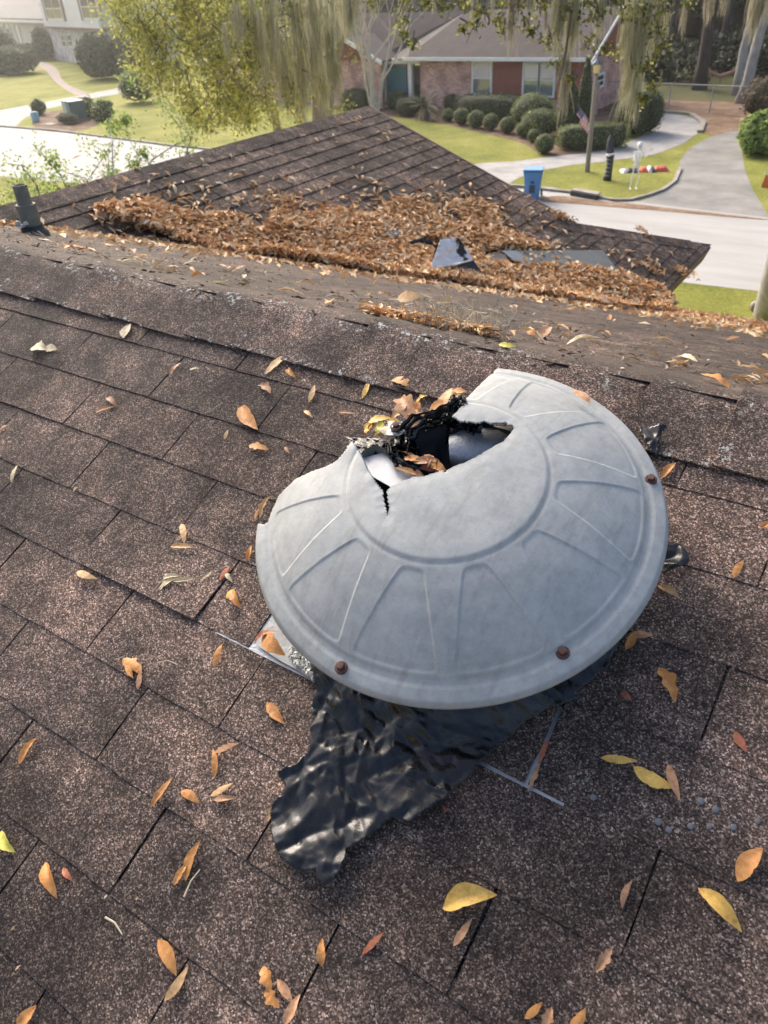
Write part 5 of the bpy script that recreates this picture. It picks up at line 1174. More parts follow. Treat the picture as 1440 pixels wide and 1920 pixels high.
shrub('low_plant', G(198, 226), .7, .7, 1.2, 'light sprouting plant further right of the box', 'plant', 'plants by the utility box', TWIGL, 500, .13, 0, .5)
shrub('low_plant', G(75, 215), .5, .5, 1.0, 'thin brown plant left of the utility box', 'plant', 'plants by the utility box', SHRUBL, 250, .1, 0, .5)
# sago palm
g_ = G(797, 224); t = thing('sago_palm', g_, 'spiky sago palm with yellowing fronds by the brick wall', 'palm')
MB().lathe([(.28, 0), (.25, .5), (.15, .62), (.01, .65)], g_, n=12).build('trunk', BARK, t)
fm = leafmat('palm_fronds', [(0, (.05, .07, .03)), (.6, (.11, .13, .06)), (1, (.22, .18, .08))], .2); fy = leafmat('yellow_fronds', [(0, (.22, .15, .06)), (1, (.42, .30, .13))], .2)
for i in range(34):
    a = random.uniform(0, 6.28); el = random.uniform(-.5, 1.25); Lf = random.uniform(1.0, 1.45); mb = MB(); pts_ = []
    for k_ in range(7): tt = k_ / 6; pts_.append(g_ + [math.cos(a) * math.cos(el) * Lf * tt, math.sin(a) * math.cos(el) * Lf * tt, .6 + math.sin(el) * Lf * tt - .45 * tt * tt])
    sd = np.array([-math.sin(a), math.cos(a), 0]); mb.tube(pts_, [.018 - .002 * k_ for k_ in range(7)], 4, cap=False)
    for k_ in range(6):
        for sub in (0, .5):
            p = pts_[k_] * (1 - sub) + pts_[k_ + 1] * sub; d = nrm(pts_[min(k_ + 1, 6)] - pts_[k_])
            for sg in (-1, 1): mb.add([p, p + d * .06, p + d * .14 + sd * sg * .22 * (1 - (k_ / 8)) + [0, 0, .04]], [(0, 1, 2)])
    mb.build('frond', fy if el < 0 else fm, t)

# ------------------------------------------------------------------ trees
def branch(mb, p, d, L, r_, depth, tips, spread=.55, up=.15, n=6, segs=4):
    pts_ = [np.array(p, float)]; rad = [r_]; d = nrm(d)
    for i in range(segs): d = nrm(d + rng.normal(0, .13, 3) + [0, 0, up * .2]); pts_.append(pts_[-1] + d * L / segs); rad.append(r_ * (1 - .4 * (i + 1) / segs))
    mb.tube(pts_, rad, n, cap=False)
    if depth == 0: tips.append(pts_[-1]); tips.append(pts_[-2]); return
    for k_ in range(random.choice([2, 3])):
        branch(mb, pts_[-1] if k_ < 2 else pts_[-2], nrm(d + rng.normal(0, spread, 3) + [0, 0, up]), L * random.uniform(.6, .8), rad[-1] * .75, depth - 1, tips, spread, up, max(4, n - 1), segs)
# bare pale tree in front of the porch
g_ = G(703, 226); t = thing('bare_crepe_tree', g_, 'bare pale multi stemmed tree in front of the teal door', 'tree')
for i, (dx, dz) in enumerate(((-.55, 1), (-.22, 1), (.1, 1), (.42, 1), (.0, 1), (-.35, 1))):
    mb = MB(); tips = []; branch(mb, g_ + [random.uniform(-.18, .18), random.uniform(-.15, .15), 0], nrm([dx * .62, random.uniform(-.2, .2), 1]), 2.9, .15, 4, tips, .38, .3, 6, 3); mb.build('stem', CREPE, t)
g_ = G(935, 200) + [0, 0.5, 0]
# background wood
bgt = []
def clumpcrown(cx, cy, cz, r_, h_, n, leaf, seed=0, k=16):
    C0 = rng.normal(0, 1, (k, 3)); C0 /= np.linalg.norm(C0, axis=1)[:, None]; C0 *= rng.uniform(.25, .95, (k, 1)) * np.array([r_, r_, h_])
    c = C0[rng.integers(0, k, n)] + rng.normal(0, .2, (n, 3)) * np.array([r_, r_, h_]) * rng.uniform(.5, 1.2, (n, 1)); return c + [cx, cy, cz]
mb = MB(); C_ = []
for i in range(95):
    x = rng.uniform(-75, 45); y = rng.uniform(66, 86) + (8 if x < -40 else 0); h_ = rng.uniform(3, 7); C_.append(clumpcrown(x, y, rng.uniform(2, 11), rng.uniform(3, 5), h_ * .7, 420, .5))
C_ = np.concatenate(C_); V, F = leaf_cloud(C_, .75, (-.3, -.9, .5), aspect=.6, jitter=.8); mesh('distant_woods', V, F, DARKL)['kind'] = 'stuff'; tag(bpy.data.objects['distant_woods'], 'dark woods closing the view behind the houses', 'woods')
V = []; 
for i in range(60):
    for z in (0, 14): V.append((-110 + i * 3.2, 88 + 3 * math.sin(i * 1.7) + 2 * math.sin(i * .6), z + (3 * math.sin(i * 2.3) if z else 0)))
o = mesh('woods_shade_sheet', V, [(2 * i, 2 * i + 2, 2 * i + 3, 2 * i + 1) for i in range(59)], DKCORE); tag(o, kind='structure')  # dark upright sheet standing in for the shade deep in the woods
C_ = np.concatenate([clumpcrown(x_, y_, 1.0, 2.2, 1.6, 500, .3) for x_, y_ in [(rng.uniform(-20, 4), rng.uniform(57, 64)) for _ in range(26)]])
C_ = C_[C_[:, 2] > 0]; V, F = leaf_cloud(C_, .35, (-.2, -.8, .6), aspect=.6, jitter=.8); o = mesh('undergrowth', V, F, DARKL); tag(o, 'dark undergrowth beyond the fenced yard', 'undergrowth', kind='stuff')
def bigtree(name, g_, r_, h, lean, bark, lb, spray=1200):
    t = thing(name, g_, lb, 'tree', 'trees in the fenced yard'); mb = MB(); pts_ = [g_ + np.array([lean[0] * f_ * h, lean[1] * f_ * h, f_ * h]) + (rng.normal(0, .06, 3) if f_ > 0 else 0) for f_ in np.linspace(0, 1, 9)]; pts_[0][2] = -.05
    mb.tube(pts_, [r_ * 1.35] + [r_ * (1 - .05 * k_) for k_ in range(8)], 12); mb.build('trunk', bark, t, True)
    mb = MB(); tips = []
    for k_ in range(5): branch(mb, pts_[4 + k_ % 4], nrm([random.gauss(0, 1), random.gauss(0, 1), .6]), 2.6, r_ * .35, 2, tips, .5, .1, 6, 3)
    mb.build('limb', bark, t)
    C_ = np.array(tips)[rng.integers(0, len(tips), spray)] + rng.normal(0, .7, (spray, 3)); V, F = leaf_cloud(C_, .28, aspect=.5); mesh('crown', V, F, DARKL, t)
bigtree('yard_tree', G(1311, 168), .36, 9.5, (-.02, 0), BARKD, 'broad dark trunk left of the hammock', 1500)
bigtree('yard_tree', G(1389, 193), .27, 9, (.10, 0), BARKG, 'pale grey leaning trunk nearest the fence post', 900)
bigtree('yard_tree', G(1381, 178), .26, 9, (.00, 0), BARKG, 'darker straight trunk just left of the pale leaning one', 900)
bigtree('yard_tree', G(1345, 130), .3, 10, (.03, 0), BARKD, 'thin dark trunk far behind the hammock', 1200)
bigtree('yard_tree', G(1255, 130), .3, 10, (-.02, 0), BARKD, 'dark trunk behind the moss right of the house', 1200)
# hammock
a, b = G(1318, 158), G(1378, 160); t = thing('hammock', (a + b) / 2, 'faded red hammock slung low between the yard trees', 'hammock')
pts_ = [a + [0, 0, 1.1], a * .85 + b * .15 + [0, 0, .7], (a + b) / 2 + [0, 0, .45], a * .15 + b * .85 + [0, 0, .7], b + [0, 0, 1.1]]
MB().tube(pts_, [.03, .10, .13, .10, .03], 8, flat=.4).build('sling', M('hammock_cloth', (.34, .17, .13), (.46, .26, .20), 5, .9), t)
# chain link fence
t = thing('chain_link_fence', G(1300, 205), 'chain link fence across the leafy back yard', 'fence')
fa, fb = np.array([-17.5, 47.0, 0]), G(1412, 216); fd = nrm(fb - fa); fl = np.linalg.norm(fb - fa); nP = 5
for i in range(nP): p = fa + fd * fl * i / (nP - 1); MB().tube([p, p + [0, 0, 1.3]], .035, 8).build('post', WIRE, t)
MB().tube([fa + [0, 0, 1.25], fb + [0, 0, 1.25]], .024, 6).build('top_rail', WIRE, t)
mb = MB(); s_ = 0
while s_ < fl:
    for sg in (1, -1):
        p0 = fa + fd * s_; p1 = fa + fd * min(fl, max(0, s_ + sg * 1.2)); mb.add([p0, p0 + fd * .006, p1 + [0, 0, 1.22] + fd * .006, p1 + [0, 0, 1.22]], [(0, 1, 2, 3)])
    s_ += .09
mb.build('wire_mesh', WIRE, t)['kind'] = 'stuff'

# overhanging oaks and Spanish moss
def strands(tops, lens, w=.006, seg=7, spread=.05, curl=.03):
    n = len(tops); V = np.zeros((n, seg + 1, 2, 3)); pos = tops.copy(); dr = rng.normal(0, 1, (n, 3)); dr[:, 2] = 0; dr /= np.linalg.norm(dr, axis=1)[:, None]
    vel = rng.normal(0, spread, (n, 3)); vel[:, 2] = 0
    for s_ in range(seg + 1):
        f_ = s_ / seg; ww = w * (1 - .8 * f_); V[:, s_, 0] = pos - dr * ww; V[:, s_, 1] = pos + dr * ww
        vel = vel * .7 + rng.normal(0, curl, (n, 3)) * np.array([1, 1, 0]); pos = pos + vel * (lens[:, None] / seg) * 2 + np.array([0, 0, -1]) * (lens[:, None] / seg); 
    idx = np.arange(n * (seg + 1) * 2).reshape(n, seg + 1, 2); F = np.stack([idx[:, :-1, 0], idx[:, :-1, 1], idx[:, 1:, 1], idx[:, 1:, 0]], -1).reshape(-1, 4)
    return V.reshape(-1, 3), F
def moss(par, px, y0, y1, wpx, dist, n, mat=None, label=None):
    top, bot = P(px, y0, dist), P(px, y1, dist); L = max(.15, top[2] - bot[2]); wd = wpx * dist / FPX / 2; tops = np.repeat(top[None], n, 0) + rng.normal(0, 1, (n, 3)) * np.array([wd * .55, wd * .55, 0]); 
    k = rng.uniform(0, 1, n) ** 1.3; tops[:, 2] -= k * L * .55; r_ = np.hypot(tops[:, 0] - top[0], tops[:, 1] - top[1]) / max(wd, .01)
    lens = (L - k * L * .55) * rng.uniform(.15, 1.0, n) ** .8 * np.clip(1.12 - r_ * .35, .3, 1.1)
    V, F = strands(tops, lens, .0042 * dist / 9, 9, .07, .045); o = mesh('spanish_moss', V, F, mat or MOSS, par); return o
def twigleaf(par, spots, dist, mat, leaf, nper, name='foliage'):
    C_ = []; mb = MB()
    for (x, y, sp) in spots:
        d_ = dist * random.uniform(.93, 1.07); c = P(x, y, d_); s_ = sp * d_ / FPX; C_.append(c + rng.normal(0, .5, (int(nper * max(.4, (sp / 25) ** 1.6)), 3)) * s_ * np.array([1, 1, .9]))
        a_ = c + [random.uniform(-.5, .5) * s_, random.uniform(-.3, .3), s_ * random.uniform(.5, 1.5)]; mb.tube([a_, c + rng.normal(0, .2, 3) * s_, c - [random.uniform(-.4, .4) * s_, 0, s_ * .9]], [.010, .006, .003], 4, cap=False)
    C_ = np.concatenate(C_); V, F = leaf_cloud(C_, leaf, (0, 0, .7), aspect=.5, jitter=.8); mesh(name, V, F, mat, par); mb.build('twigs', BARK, par)['kind'] = 'stuff'
# oak A, left centre
gA = P(560, 215, 16.5); gA = np.array([gA[0], gA[1], 0]); oakA = thing('live_oak', gA, 'moss hung live oak with yellow green leaves, left of centre', 'tree', 'live oaks overhanging the roof')
def px3(l): return [P(x, y, d_) for x, y, d_ in l]
mb = MB(); t0 = P(598, 170, 16.5); mb.tube([gA - [0, 0, .05], gA * .6 + t0 * .4 + [0.1, 0, 0], t0, P(588, 60, 16.3), P(570, -40, 16)], [.24, .19, .15, .13, .11], 12); mb.build('trunk', BARKG, oakA, True)
for l, r_ in (([(612, 225, 16.5), (625, 130, 16.2), (648, 40, 15.5), (670, -70, 15)], .10), ([(570, 240, 17), (540, 120, 16), (505, 30, 15), (470, -90, 14)], .09), ([(520, 245, 16.8), (505, 170, 16.2), (488, 90, 15.6), (440, 10, 14.5), (380, -60, 13)], .08), ([(588, 60, 16.3), (540, -10, 15), (430, -60, 13.5), (260, -70, 12)], .12), ([(588, 20, 16.3), (700, -60, 14), (850, -80, 12), (1000, -90, 10.5)], .13), ([(440, 10, 14.5), (400, 60, 14.3), (350, 80, 14.2)], .05), ([(500, 60, 15.2), (440, 130, 14.8), (420, 210, 14.6)], .04)):
    MB().tube(px3(l), [r_ * (1 - .16 * i) for i in range(len(l))], 9, cap=False).build('limb', BARKG, oakA, True)
ma = [(498, -30, 225, 18, 15.5, 170), (548, -30, 240, 22, 16, 220), (578, -30, 190, 24, 15.6, 260), (610, 20, 210, 22, 16, 240), (642, -40, 90, 24, 14, 260), (470, -20, 170, 18, 15, 130), (522, 60, 245, 18, 16, 170), (438, 0, 110, 18, 14.5, 110), (600, 100, 235, 16, 16.3, 150), (632, 110, 200, 10, 16, 70), (420, 40, 130, 12, 14.3, 70), (700, -30, 30, 14, 13.5, 80), (668, -30, 50, 12, 13.5, 60), (562, 120, 240, 16, 16.2, 160)]
for _ in range(26):
    x = random.uniform(405, 640); y = random.uniform(-20, 120); ma.append((x, y, y + random.uniform(50, 120), random.uniform(7, 15), random.uniform(14.5, 17), 60))
for m_ in ma: moss(oakA, m_[0], m_[1], m_[2], m_[3], m_[4] - 1.6, int(m_[5] * .72))
spots = []
for _ in range(270):
    x = random.uniform(205, 480); y = random.uniform(-40, 240)
    if x < 260 and y > 60: continue
    if x < 330 and y > 200 - (330 - x) * .6: continue
    spots.append((x, y, random.uniform(16, 30)))
spots += [(x, y, 22) for x, y in ((345, 190), (365, 215), (330, 160), (300, 170), (385, 235), (410, 215), (440, 225), (300, 120), (285, 150))]
twigleaf(oakA, spots, 14, OAKL, .066, 70)
twigleaf(oakA, [(random.triangular(420, 660, 470), random.uniform(-30, 235), 22) for _ in range(105)], 15.2, OAKL, .066, 50, 'inner_foliage')
# oak B, trunk at the right edge of the near lawn
gB = G(1452, 590); gB[2] = 0; oakB = thing('live_oak', gB, 'live oak whose trunk stands at the right edge, boughs hanging across the top', 'tree', 'live oaks overhanging the roof')
MB().tube([gB - [0, 0, .05], P(1462, 520, 18.6), P(1490, 400, 18.3), P(1520, 200, 17), P(1520, 0, 15), P(1480, -160, 13)], [.46, .34, .30, .27, .24, .2], 14).build('trunk', BARKG, oakB, True)
for l, r_ in (([(1480, -160, 13), (1350, -130, 11.5), (1200, -90, 10.3), (1080, -70, 9.8), (960, -60, 9.5)], .13), ([(1200, -90, 10.3), (1188, -20, 9.8), (1178, 60, 9.6), (1185, 130, 9.5)], .018), ([(1080, -70, 9.8), (1072, 10, 9.5), (1062, 90, 9.4), (1050, 150, 9.3)], .016), ([(960, -60, 9.5), (850, -60, 9.2), (770, -50, 9)], .05), ([(1350, -130, 11.5), (1300, -40, 11), (1290, 20, 11)], .02)):
    MB().tube(px3(l), [r_ * (1 - .13 * i) for i in range(len(l))], 8, cap=False).build('limb', BARK, oakB, True)
for m_ in ((962, -40, 115, 14, 9.3, 110, MOSSW), (1000, -40, 45, 12, 9.3, 80), (1052, -40, 115, 22, 9.4, 260), (1078, -20, 125, 20, 9.5, 240), (1062, 100, 245, 13, 9.4, 130, MOSSW), (1130, -30, 90, 14, 9.6, 90), (1200, -30, 160, 40, 9.5, 380), (1212, 0, 200, 22, 9.6, 190), (1186, 60, 250, 14, 9.6, 100), (1240, -10, 130, 12, 9.8, 90, MOSSW), (1196, 120, 258, 14, 9.5, 90), (1290, -20, 80, 10, 11, 60, MOSSW), (1340, -40, 55, 16, 11, 80, MOSSW), (1366, -40, 40, 10, 11, 50, MOSSW), (1428, -40, 95, 18, 12, 130, MOSSW), (1440, -20, 60, 14, 12, 80, MOSSW), (890, -40, 60, 8, 9.2, 50, MOSSW), (925, -30, 35, 6, 9.2, 30, MOSSW), (810, -40, 30, 12, 9.2, 80), (1252, 20, 80, 8, 10, 50), (1025, 20, 70, 6, 9.4, 40, MOSSW), (700, -30, 40, 20, 12, 120), (650, -30, 85, 20, 12, 200)): moss(oakB, *m_[:6], *(m_[6:] or (None,)))
sp = [(1030, 75, 16), (1045, 110, 18), (1070, 150, 12), (1112, 30, 18), (1100, 80, 14), (1135, 90, 12), (1128, 20, 14), (1215, 20, 18), (1228, 60, 16), (1235, 95, 14), (1210, 130, 16), (1160, 100, 14), (1225, 160, 10), (1205, 185, 10), (1245, 10, 14), (1170, 20, 20), (760, 10, 16), (752, 40, 15), (758, 70, 13), (775, 85, 9), (800, 5, 14), (830, 10, 12), (870, 12, 12), (895, 45, 14), (905, 25, 14), (870, 55, 8), (930, 40, 10), (945, 55, 9), (975, 10, 16), (985, 45, 14), (1000, 60, 10), (1020, 10, 14), (1060, 20, 14), (1290, 5, 12), (1200, 60, 20), (1195, -10, 22), (1090, -10, 20), (940, 0, 14), (700, 0, 14)]
twigleaf(oakB, sp, 9.5, OAKR, .058, 85)
twigleaf(oakB, [(x + random.uniform(-12, 12), y + random.uniform(-12, 12), 14) for x, y, _ in sp], 9.7, OAKL, .055, 22, 'yellow_foliage')
for x in (1060, 1290, 1180): pass
for par, cs, nm in ((oakA, ((-12, 12, 13, 5, 2.6), (-7, 8.5, 12.5, 4, 2.2), (-15, 17, 13, 5, 3), (-9, 3, 13, 4, 2)), 7000), (oakB, ((-2, 17, 13.5, 5, 2.6), (-1, 11, 12.5, 4.5, 2.2), (4, 14, 13, 5, 2.6), (-5, 13, 12.8, 3.5, 2)), 7000)):
    C_ = np.concatenate([clumpcrown(x_, y_, z_, r_, h_, nm // len(cs), .2, k=26) for x_, y_, z_, r_, h_ in cs]); C_ = C_[C_[:, 2] > 9.6]
    V, F = leaf_cloud(C_, .17, (0, 0, .6), aspect=.55, jitter=.8); mesh('crown', V, F, OAKR, par)
    for x_, y_, z_, r_, h_ in cs: b_ = np.array(OFF[par.name]) * [1, 1, 0] + [0, 0, 8]; MB().tube([b_, b_ * .5 + np.array([x_, y_, z_]) * .5, (x_, y_, z_)], [.16, .12, .06], 8).build('limb', BARK, par, True)
# loose stone beside that trunk
# twiggy shrub rising from behind the roof at the left
gS = P(150, 400, 10); gS[2] = 0; t = thing('arching_shrub', gS, 'light arching shrub with small bright leaves left of the roof', 'shrub')
stems = [[(120, 420), (150, 360), (190, 300), (215, 262)], [(170, 400), (205, 330), (203, 290), (175, 272), (142, 268)], [(90, 430), (70, 350), (40, 310), (5, 305)], [(220, 380), (212, 330), (210, 262), (205, 225)], [(150, 420), (115, 330), (80, 290), (62, 270)], [(240, 370), (285, 300), (330, 270), (350, 262)], [(200, 380), (160, 335), (110, 318), (95, 330)], [(250, 360), (262, 300), (240, 255), (232, 215)], [(60, 440), (95, 380), (130, 350)], [(300, 360), (345, 300), (360, 255), (320, 200), (240, 150), (232, 132)], [(330, 330), (352, 285), (335, 235), (300, 190)]]
C_ = []; mb = MB()
for st in stems:
    P3 = [P(x, y, 10 + random.uniform(-.6, .6)) for x, y in st]; mb.tube(P3, [.009 * (1 - .2 * i) for i in range(len(P3))], 5, cap=False)
    for a_, b_ in zip(P3[:-1], P3[1:]):
        for k_ in range(48):
            p = a_ + (b_ - a_) * random.random(); C_.append(p + rng.normal(0, .06, 3))
for (x, y, s_) in ((60, 365, 26), (30, 350, 24), (100, 350, 24), (15, 375, 26), (75, 385, 20), (120, 375, 16), (210, 330, 14), (250, 310, 12), (100, 300, 14), (60, 330, 20), (140, 350, 14), (270, 290, 12), (215, 240, 14), (235, 225, 10)):
    C_ += list(P(x, y, 10) + rng.normal(0, .5, (150, 3)) * s_ * 10 / FPX)
mb.build('stem', BARKG, t); V, F = leaf_cloud(np.array(C_), .042, (0, 0, .6), aspect=.5, jitter=.8); mesh('foliage', V, F, TWIGL, t)

# ------------------------------------------------------------------ street furniture and yard decorations
# blue cart
b = G(998, 371); t = thing('blue_cart', b, 'blue wheeled recycling cart at the kerb', 'bin'); cs = 1.0; face = nrm([.35, -1, 0]); sd = np.cross([0, 0, 1], face)
def ringbox(z, w, d): return [b + sd * sx * w / 2 + face * sy * d / 2 + [0, 0, z] for sx, sy in ((-1, -1), (1, -1), (1, 1), (-1, 1))]
V = ringbox(.03, .46, .50) + ringbox(.80, .60, .64) + ringbox(.88, .62, .66) + ringbox(.88, .66, .72) + ringbox(.93, .66, .72) + ringbox(.93, .60, .66) + ringbox(.86, .58, .62)
F = [(3, 2, 1, 0)] + [(i * 4 + k_, i * 4 + (k_ + 1) % 4, (i + 1) * 4 + (k_ + 1) % 4, (i + 1) * 4 + k_) for i in range(6) for k_ in range(4)] + [(24, 25, 26, 27)]
o = mesh('body', V, F, BLUE, t); bv = o.modifiers.new('b', 'BEVEL'); bv.width = .02; bv.segments = 2
V = [b + sd * sx * .33 - face * .36 + [0, 0, .96] for sx in (-1, 1)] + [b + sd * sx * .33 + face * (.34) + [0, 0, .99] for sx in (1, -1)]
o = MB().prism([b + sd * -.34 - face * .38 + [0, 0, .94], b + sd * .34 - face * .38 + [0, 0, .94], b + sd * .34 + face * .36 + [0, 0, .955], b + sd * -.34 + face * .36 + [0, 0, .955]], (0, 0, .05)).build('lid', BLUE, t)
MB().tube([b - face * .42 - sd * .22 + [0, 0, .95], b - face * .42 + sd * .22 + [0, 0, .95]], .02, 8).build('handle', BLUE, t)
for sg in (-1, 1): MB().lathe([(.0, -.03), (.13, -.03), (.13, .03), (.0, .03)], b - face * .27 + sd * sg * .30 + [0, 0, .13], sd, face, 18).build('wheel', BLACKM, t)
fo = lambda s_, z: b + sd * s_ + face * (.25 + (z - .03) * .092 + .006) + [0, 0, z]
mb = MB(); mb.prism([fo(-.10, .22), fo(.10, .22), fo(.10, .50), fo(-.10, .50)], face * .003); mb.prism([fo(-.06, .54), fo(.06, .54), fo(.07, .60), fo(0, .66), fo(-.07, .60)], face * .003); mb.build('dark_emblem', NAVY, t)
# lamp post
b = G(1101, 322); t = thing('lamp_post', b, 'weathered lamp post with yellow lantern in front of the house', 'lamp post'); topz = P(1120, 136, np.linalg.norm(b - EYE))[2]
topz = 3.35
MB().tube([b - [0, 0, .05], b + [0, 0, topz * .5], b + [0, 0, topz]], [.10, .09, .075], 12).build('post', WOODP, t)
for i in range(1): pass
c = b + [0, 0, topz]
MB().lathe([(.05, 0), (.10, .03), (.10, .05)], c, n=6).build('lantern_base', BLACKM, t)
MB().lathe([(.10, .05), (.15, .36)], c, n=6).build('lantern_glass', YGLASS, t)
MB().lathe([(.20, .34), (.20, .37), (.05, .52), (.02, .60), (.001, .62)], c, n=6).build('lantern_cap', M('verdigris_cap', (.05, .08, .11), (.09, .13, .16), 4, .6), t)
# flag on a slanted pole
fb_ = b + [0, 0, 1.62]; tipf = P(1083, 196, np.linalg.norm(b - EYE)); t = thing('hanging_flag', fb_, 'folded stars and stripes flag hanging from the lamp post', 'flag')
MB().tube([fb_, tipf], .014, 6).build('flag_pole', WOODP, t)
nu, nv = 27, 13; V = []; mi = []; F = []
hoist = tipf - fb_
for i in range(nv + 1):
    for j in range(nu):
        g_ = i / nv; f_ = j / (nu - 1); p = tipf - hoist * g_ * .72; drop = f_ * .62; fold = math.sin(f_ * 9 + g_ * 2) * .06
        V.append(p + np.array([.12 * f_ + fold * .6 + .10 * f_ * g_, fold - .03, -drop * (.95 - .1 * g_)]))
for i in range(nv):
    for j in range(nu - 1): F.append((i * nu + j, i * nu + j + 1, (i + 1) * nu + j + 1, (i + 1) * nu + j)); mi.append(1 if (i < 7 and j < 11) else (0 if i % 2 == 0 else 2))
o = mesh('flag_cloth', V, F, [FLAGR, FLAGB, FLAGW], t, True, mi=mi)
mb = MB()
V = np.array(V)
for i in range(5):
    for j in range(5):
        a_ = V[(1 + i) * nu + 1 + j * 2]; e1 = nrm(V[(1 + i) * nu + 2 + j * 2] - a_); e2 = nrm(V[(2 + i) * nu + 1 + j * 2] - a_); n_ = nrm(np.cross(e1, e2)); s_ = .018; cc = a_ + e2 * .02
        for sg in (1, -1): mb.add([cc + n_ * .006 * sg + s_ * (1 if k_ % 2 == 0 else .42) * (e1 * math.cos(k_ * math.pi / 5) + e2 * math.sin(k_ * math.pi / 5)) for k_ in range(10)], [tuple(range(10))])
mb.build('star', FLAGW, o)['kind'] = 'stuff'
# black tapering yard figure
b = G(1138, 338); t = thing('black_decoration', b, 'tall thin black hooded yard decoration with white band', 'yard decoration')
pts_ = [b + [0, 0, z] + np.array([.05 * math.sin(z * 3), 0, 0]) for z in (0, .25, .55, .85, 1.15, 1.4, 1.55)]
MB().tube(pts_, [.17, .13, .12, .15, .15, .10, .02], 10, flat=.8).build('black_robe', BLKF, t, True)
MB().tube([pts_[3] - [.14, .06, -.05], pts_[3] + [0, -.16, .05], pts_[3] + [.14, -.04, .10]], [.03, .05, .03], 6).build('white_band', WHTF, t)
mb = MB(); 
for k_ in range(5): zz = .15 + k_ * .14; mb.tube([b + [-.12, -.10, zz], b + [.02, -.16, zz + .05], b + [.12, -.10, zz + .02]], [.01, .02, .01], 4)
mb.build('grey_fold', M('grey_folds', (.16, .16, .19), (.25, .25, .28), 5, .7), t)
# skeleton
b = G(1188, 354); t = thing('plastic_skeleton', b, 'white plastic skeleton standing on the lawn, arm raised', 'yard decoration'); k = .90; vx = nrm([.83, .55, 0]); vy = np.array([vx[1], -vx[0], 0])
def sk(x, z, y=0): return b + vx * x * k + vy * y * k + [0, 0, z * k]
mb = MB(); mb.lathe([(.001, .16), (.06, .15), (.095, .10), (.10, .04), (.08, -.02), (.055, -.07), (.05, -.11), (.001, -.12)], sk(.04, 1.55), n=14); mb.build('skull', BONE, t, True)
mb = MB(); mb.cbox(sk(.005, 1.56, .085), .035, .03, .03); mb.cbox(sk(.075, 1.56, .085), .035, .03, .03); mb.cbox(sk(.04, 1.47, .08), .05, .02, .012); mb.build('eye_socket', DARKW, t)
mb = MB(); mb.tube([sk(.03, 1.45), sk(.0, 1.2), sk(.0, .98), sk(.0, .86)], .022, 6)
mb.build('spine', BONE, t)
mb = MB()
for i in range(7):
    z = 1.36 - i * .052; w = .10 + .045 * math.sin((i + 1) / 8 * math.pi); pts_ = [sk(w * math.cos(a_), z - .02 * math.sin(a_), .09 * math.sin(a_)) for a_ in np.linspace(0, 2 * math.pi, 13)]; mb.tube(pts_, .013, 5, cap=False)
mb.build('ribcage', BONE, t)
mb = MB(); mb.tube([sk(-.15, 1.38), sk(0, 1.41), sk(.15, 1.38)], .017, 6); mb.build('collar_bone', BONE, t)
mb = MB(); mb.tube([sk(-.11, .88), sk(-.05, .82, .04), sk(.05, .82, .04), sk(.11, .88), sk(.04, .92, -.05), sk(-.04, .92, -.05), sk(-.11, .88)], .03, 6); mb.build('pelvis', BONE, t)
for sg, kn, ft in ((-1, (-.13, .46), (-.15, .04)), (1, (.16, .47), (.08, .05))):
    mb = MB(); mb.tube([sk(sg * .09, .84), sk(sg * .10, .66), sk(*kn)], [.028, .018, .028], 6); mb.tube([sk(*kn), sk((kn[0] + ft[0]) / 2, .25), sk(*ft)], [.026, .015, .02], 6); mb.tube([sk(ft[0], .03, -.03), sk(ft[0], .02, .16)], [.025, .02], 6); mb.build('leg', BONE, t)
for pts_ in ([sk(.15, 1.38), sk(.27, 1.20), sk(.30, 1.17), sk(.43, 1.33), sk(.48, 1.40)], [sk(-.15, 1.38), sk(-.20, 1.16), sk(-.21, 1.12), sk(-.08, .99, .12), sk(-.02, .96, .15)]):
    mb = MB(); mb.tube(pts_, [.022, .015, .022, .014, .012], 6); h_ = pts_[-1]; d_ = nrm(pts_[-1] - pts_[-2])
    for q_ in range(5): o_ = np.cross(d_, vy) * (q_ - 2) * .014; mb.tube([h_ + o_ * .5, h_ + o_ + d_ * .05, h_ + o_ * 1.4 + d_ * (.09 if q_ else .06)], [.009, .008, .006], 4)
    mb.build('arm', BONE, t)
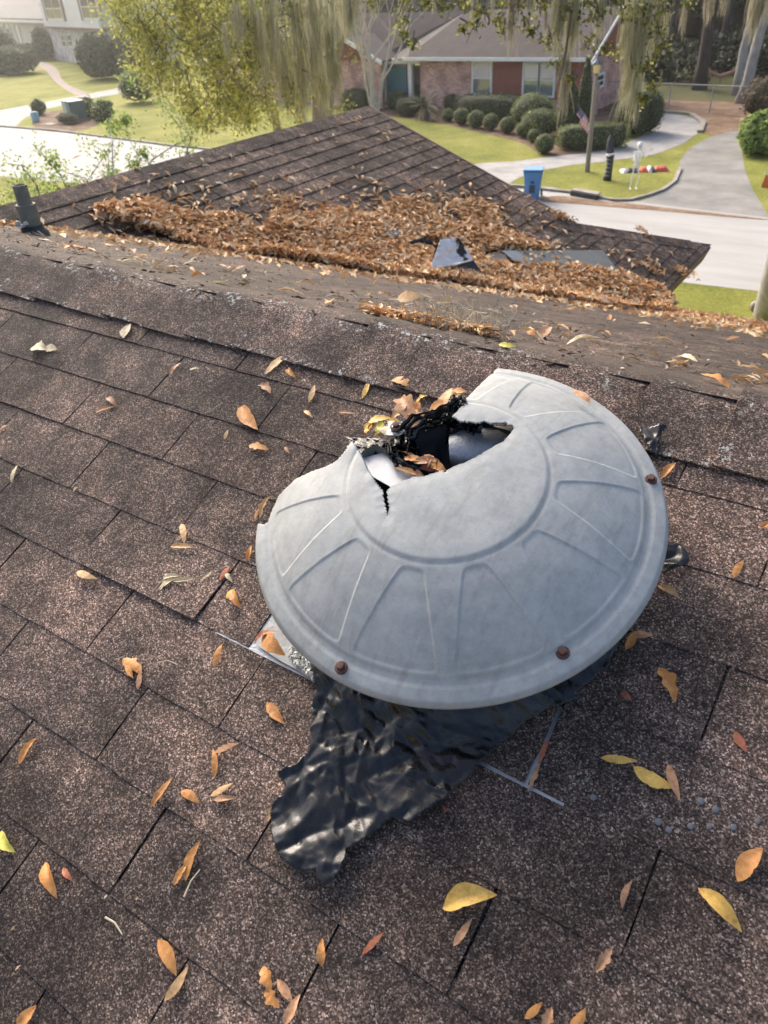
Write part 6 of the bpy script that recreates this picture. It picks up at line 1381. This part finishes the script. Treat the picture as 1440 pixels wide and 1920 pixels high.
# collapsed inflatable heap
c0 = (G(1165, 322) + G(1248, 320)) / 2; t = thing('collapsed_inflatable', c0, 'collapsed red, white and black inflatable lying on the lawn', 'yard decoration')
ax_ = nrm(G(1248, 320) - G(1160, 323)); L_ = np.linalg.norm(G(1248, 320) - G(1160, 323))
for (s0, s1, m_, nm, h_) in ((-.5, -.36, WHTF, 'white_piece', .12), (-.38, -.12, BLKF, 'black_piece', .16), (-.14, .12, REDF, 'red_piece', .17), (.08, .28, BLKF, 'black_piece', .16), (.05, .2, WHTF, 'white_piece', .19), (.2, .52, REDF, 'red_piece', .20)):
    V = []; F = []; nu_, nv_ = 16, 12; a_ = c0 + ax_ * L_ * s0; b_ = c0 + ax_ * L_ * s1; sdv = np.array([-ax_[1], ax_[0], 0])
    for i in range(nu_):
        for j in range(nv_):
            f_, g_ = i / (nu_ - 1), j / (nv_ - 1); p = a_ + (b_ - a_) * (f_ + .1 * mnoise.noise(Vector((g_ * 3, s0 * 9, 1)))) + sdv * (g_ - .5) * .75 * (.7 + .4 * mnoise.noise(Vector((f_ * 3, s0 * 7, 2)))); z = h_ * math.sin(math.pi * g_) ** .6 * (math.sin(math.pi * min(1, max(0, f_))) ** .35) * (.65 + .8 * abs(mnoise.noise(Vector((f_ * 5, g_ * 5, s0 * 11))))); V.append(p + [0, 0, z + .004])
    F = [(i * nv_ + j, (i + 1) * nv_ + j, (i + 1) * nv_ + j + 1, i * nv_ + j + 1) for i in range(nu_ - 1) for j in range(nv_ - 1)]; mesh(nm, V, F, m_, t, True)
# things at the right edge
b = G(1436, 352); t = thing('orange_yard_sign', b, 'small orange and white yard ornament at the right edge', 'yard decoration')
MB().prism([b + [-.16, 0, 0], b + [.16, 0, 0], b + [.10, 0, .42], b + [-.10, 0, .42]], (0, .16, 0)).build('orange_body', ORANGE, t); MB().prism([b + [-.12, 0, .42], b + [.12, 0, .42], b + [0, 0, .62]], (0, .14, 0)).build('white_cap', WHTF, t)
b = G(1425, 582); mb = MB(); mb.cbox(b + [0, 0, .09], .45, .3, .18); o = mb.build('edging_stone', KERB, None, origin=b); o.modifiers.new('b', 'BEVEL').width = .05; tag(o, 'pale block lying at the foot of the right edge trunk', 'stone')
# utility boxes at the left
b = G(128, 224); t = thing('utility_box', b, 'green transformer box beside the far drive', 'utility box'); d_ = nrm([.75, -.35, 0]); e_ = nrm([.35, .75, 0])
MB().box(b - d_ * .9, d_ * 1.15, e_ * 1.0, (0, 0, 1.05)).build('pale_side', GREENL, t); MB().box(b + d_ * .26, d_ * 1.0, e_ * .98, (0, 0, 1.12)).build('dark_side', GREENB, t); MB().box(b - d_ * 1.0 - e_ * .1, d_ * 2.4, e_ * 1.2, (0, 0, .08)).build('pad', KERB, t)  # box in two halves, one paler green and one darker
b = G(68, 228); o = MB().lathe([(.24, 0), (.26, .5), (.18, .58), (.01, .6)], b, n=12).build('utility_pedestal', M('pale_teal_plastic', (.16, .34, .36), (.22, .42, .44), 3, .6), None, True, origin=b); tag(o, 'small teal utility pedestal left of the transformer box', 'utility box')
b = G(80, 234); o = MB().box(b, (.9, -.2, 0), (.15, .5, 0), (0, 0, .05)).build('meter_lid', KERB, None, origin=b); tag(o, 'flat pale meter lid in the bed by the street', 'meter lid')

# thin air volume added to imitate the lens's pale veil
hz = MB().box((-130, -8, -1.2), (205, 0, 0), (0, 108, 0), (0, 0, 27)); hm = bpy.data.materials.new('veil_haze_air'); hm.use_nodes = True; hn = hm.node_tree; hn.nodes.remove(hn.nodes['Principled BSDF'])
pv = hn.nodes.new('ShaderNodeVolumePrincipled'); pv.inputs['Color'].default_value = (.93, .95, .97, 1); pv.inputs['Density'].default_value = VEIL_HAZE; pv.inputs['Anisotropy'].default_value = .78
hn.links.new(pv.outputs[0], hn.nodes['Material Output'].inputs['Volume']); tag(hz.build('haze', hm), 'thin pale haze added over the street to imitate lens veil', kind='stuff')

# tidy: a name/label for the ridge row
caps['label'] = 'row of bent cap shingles along the ridge'
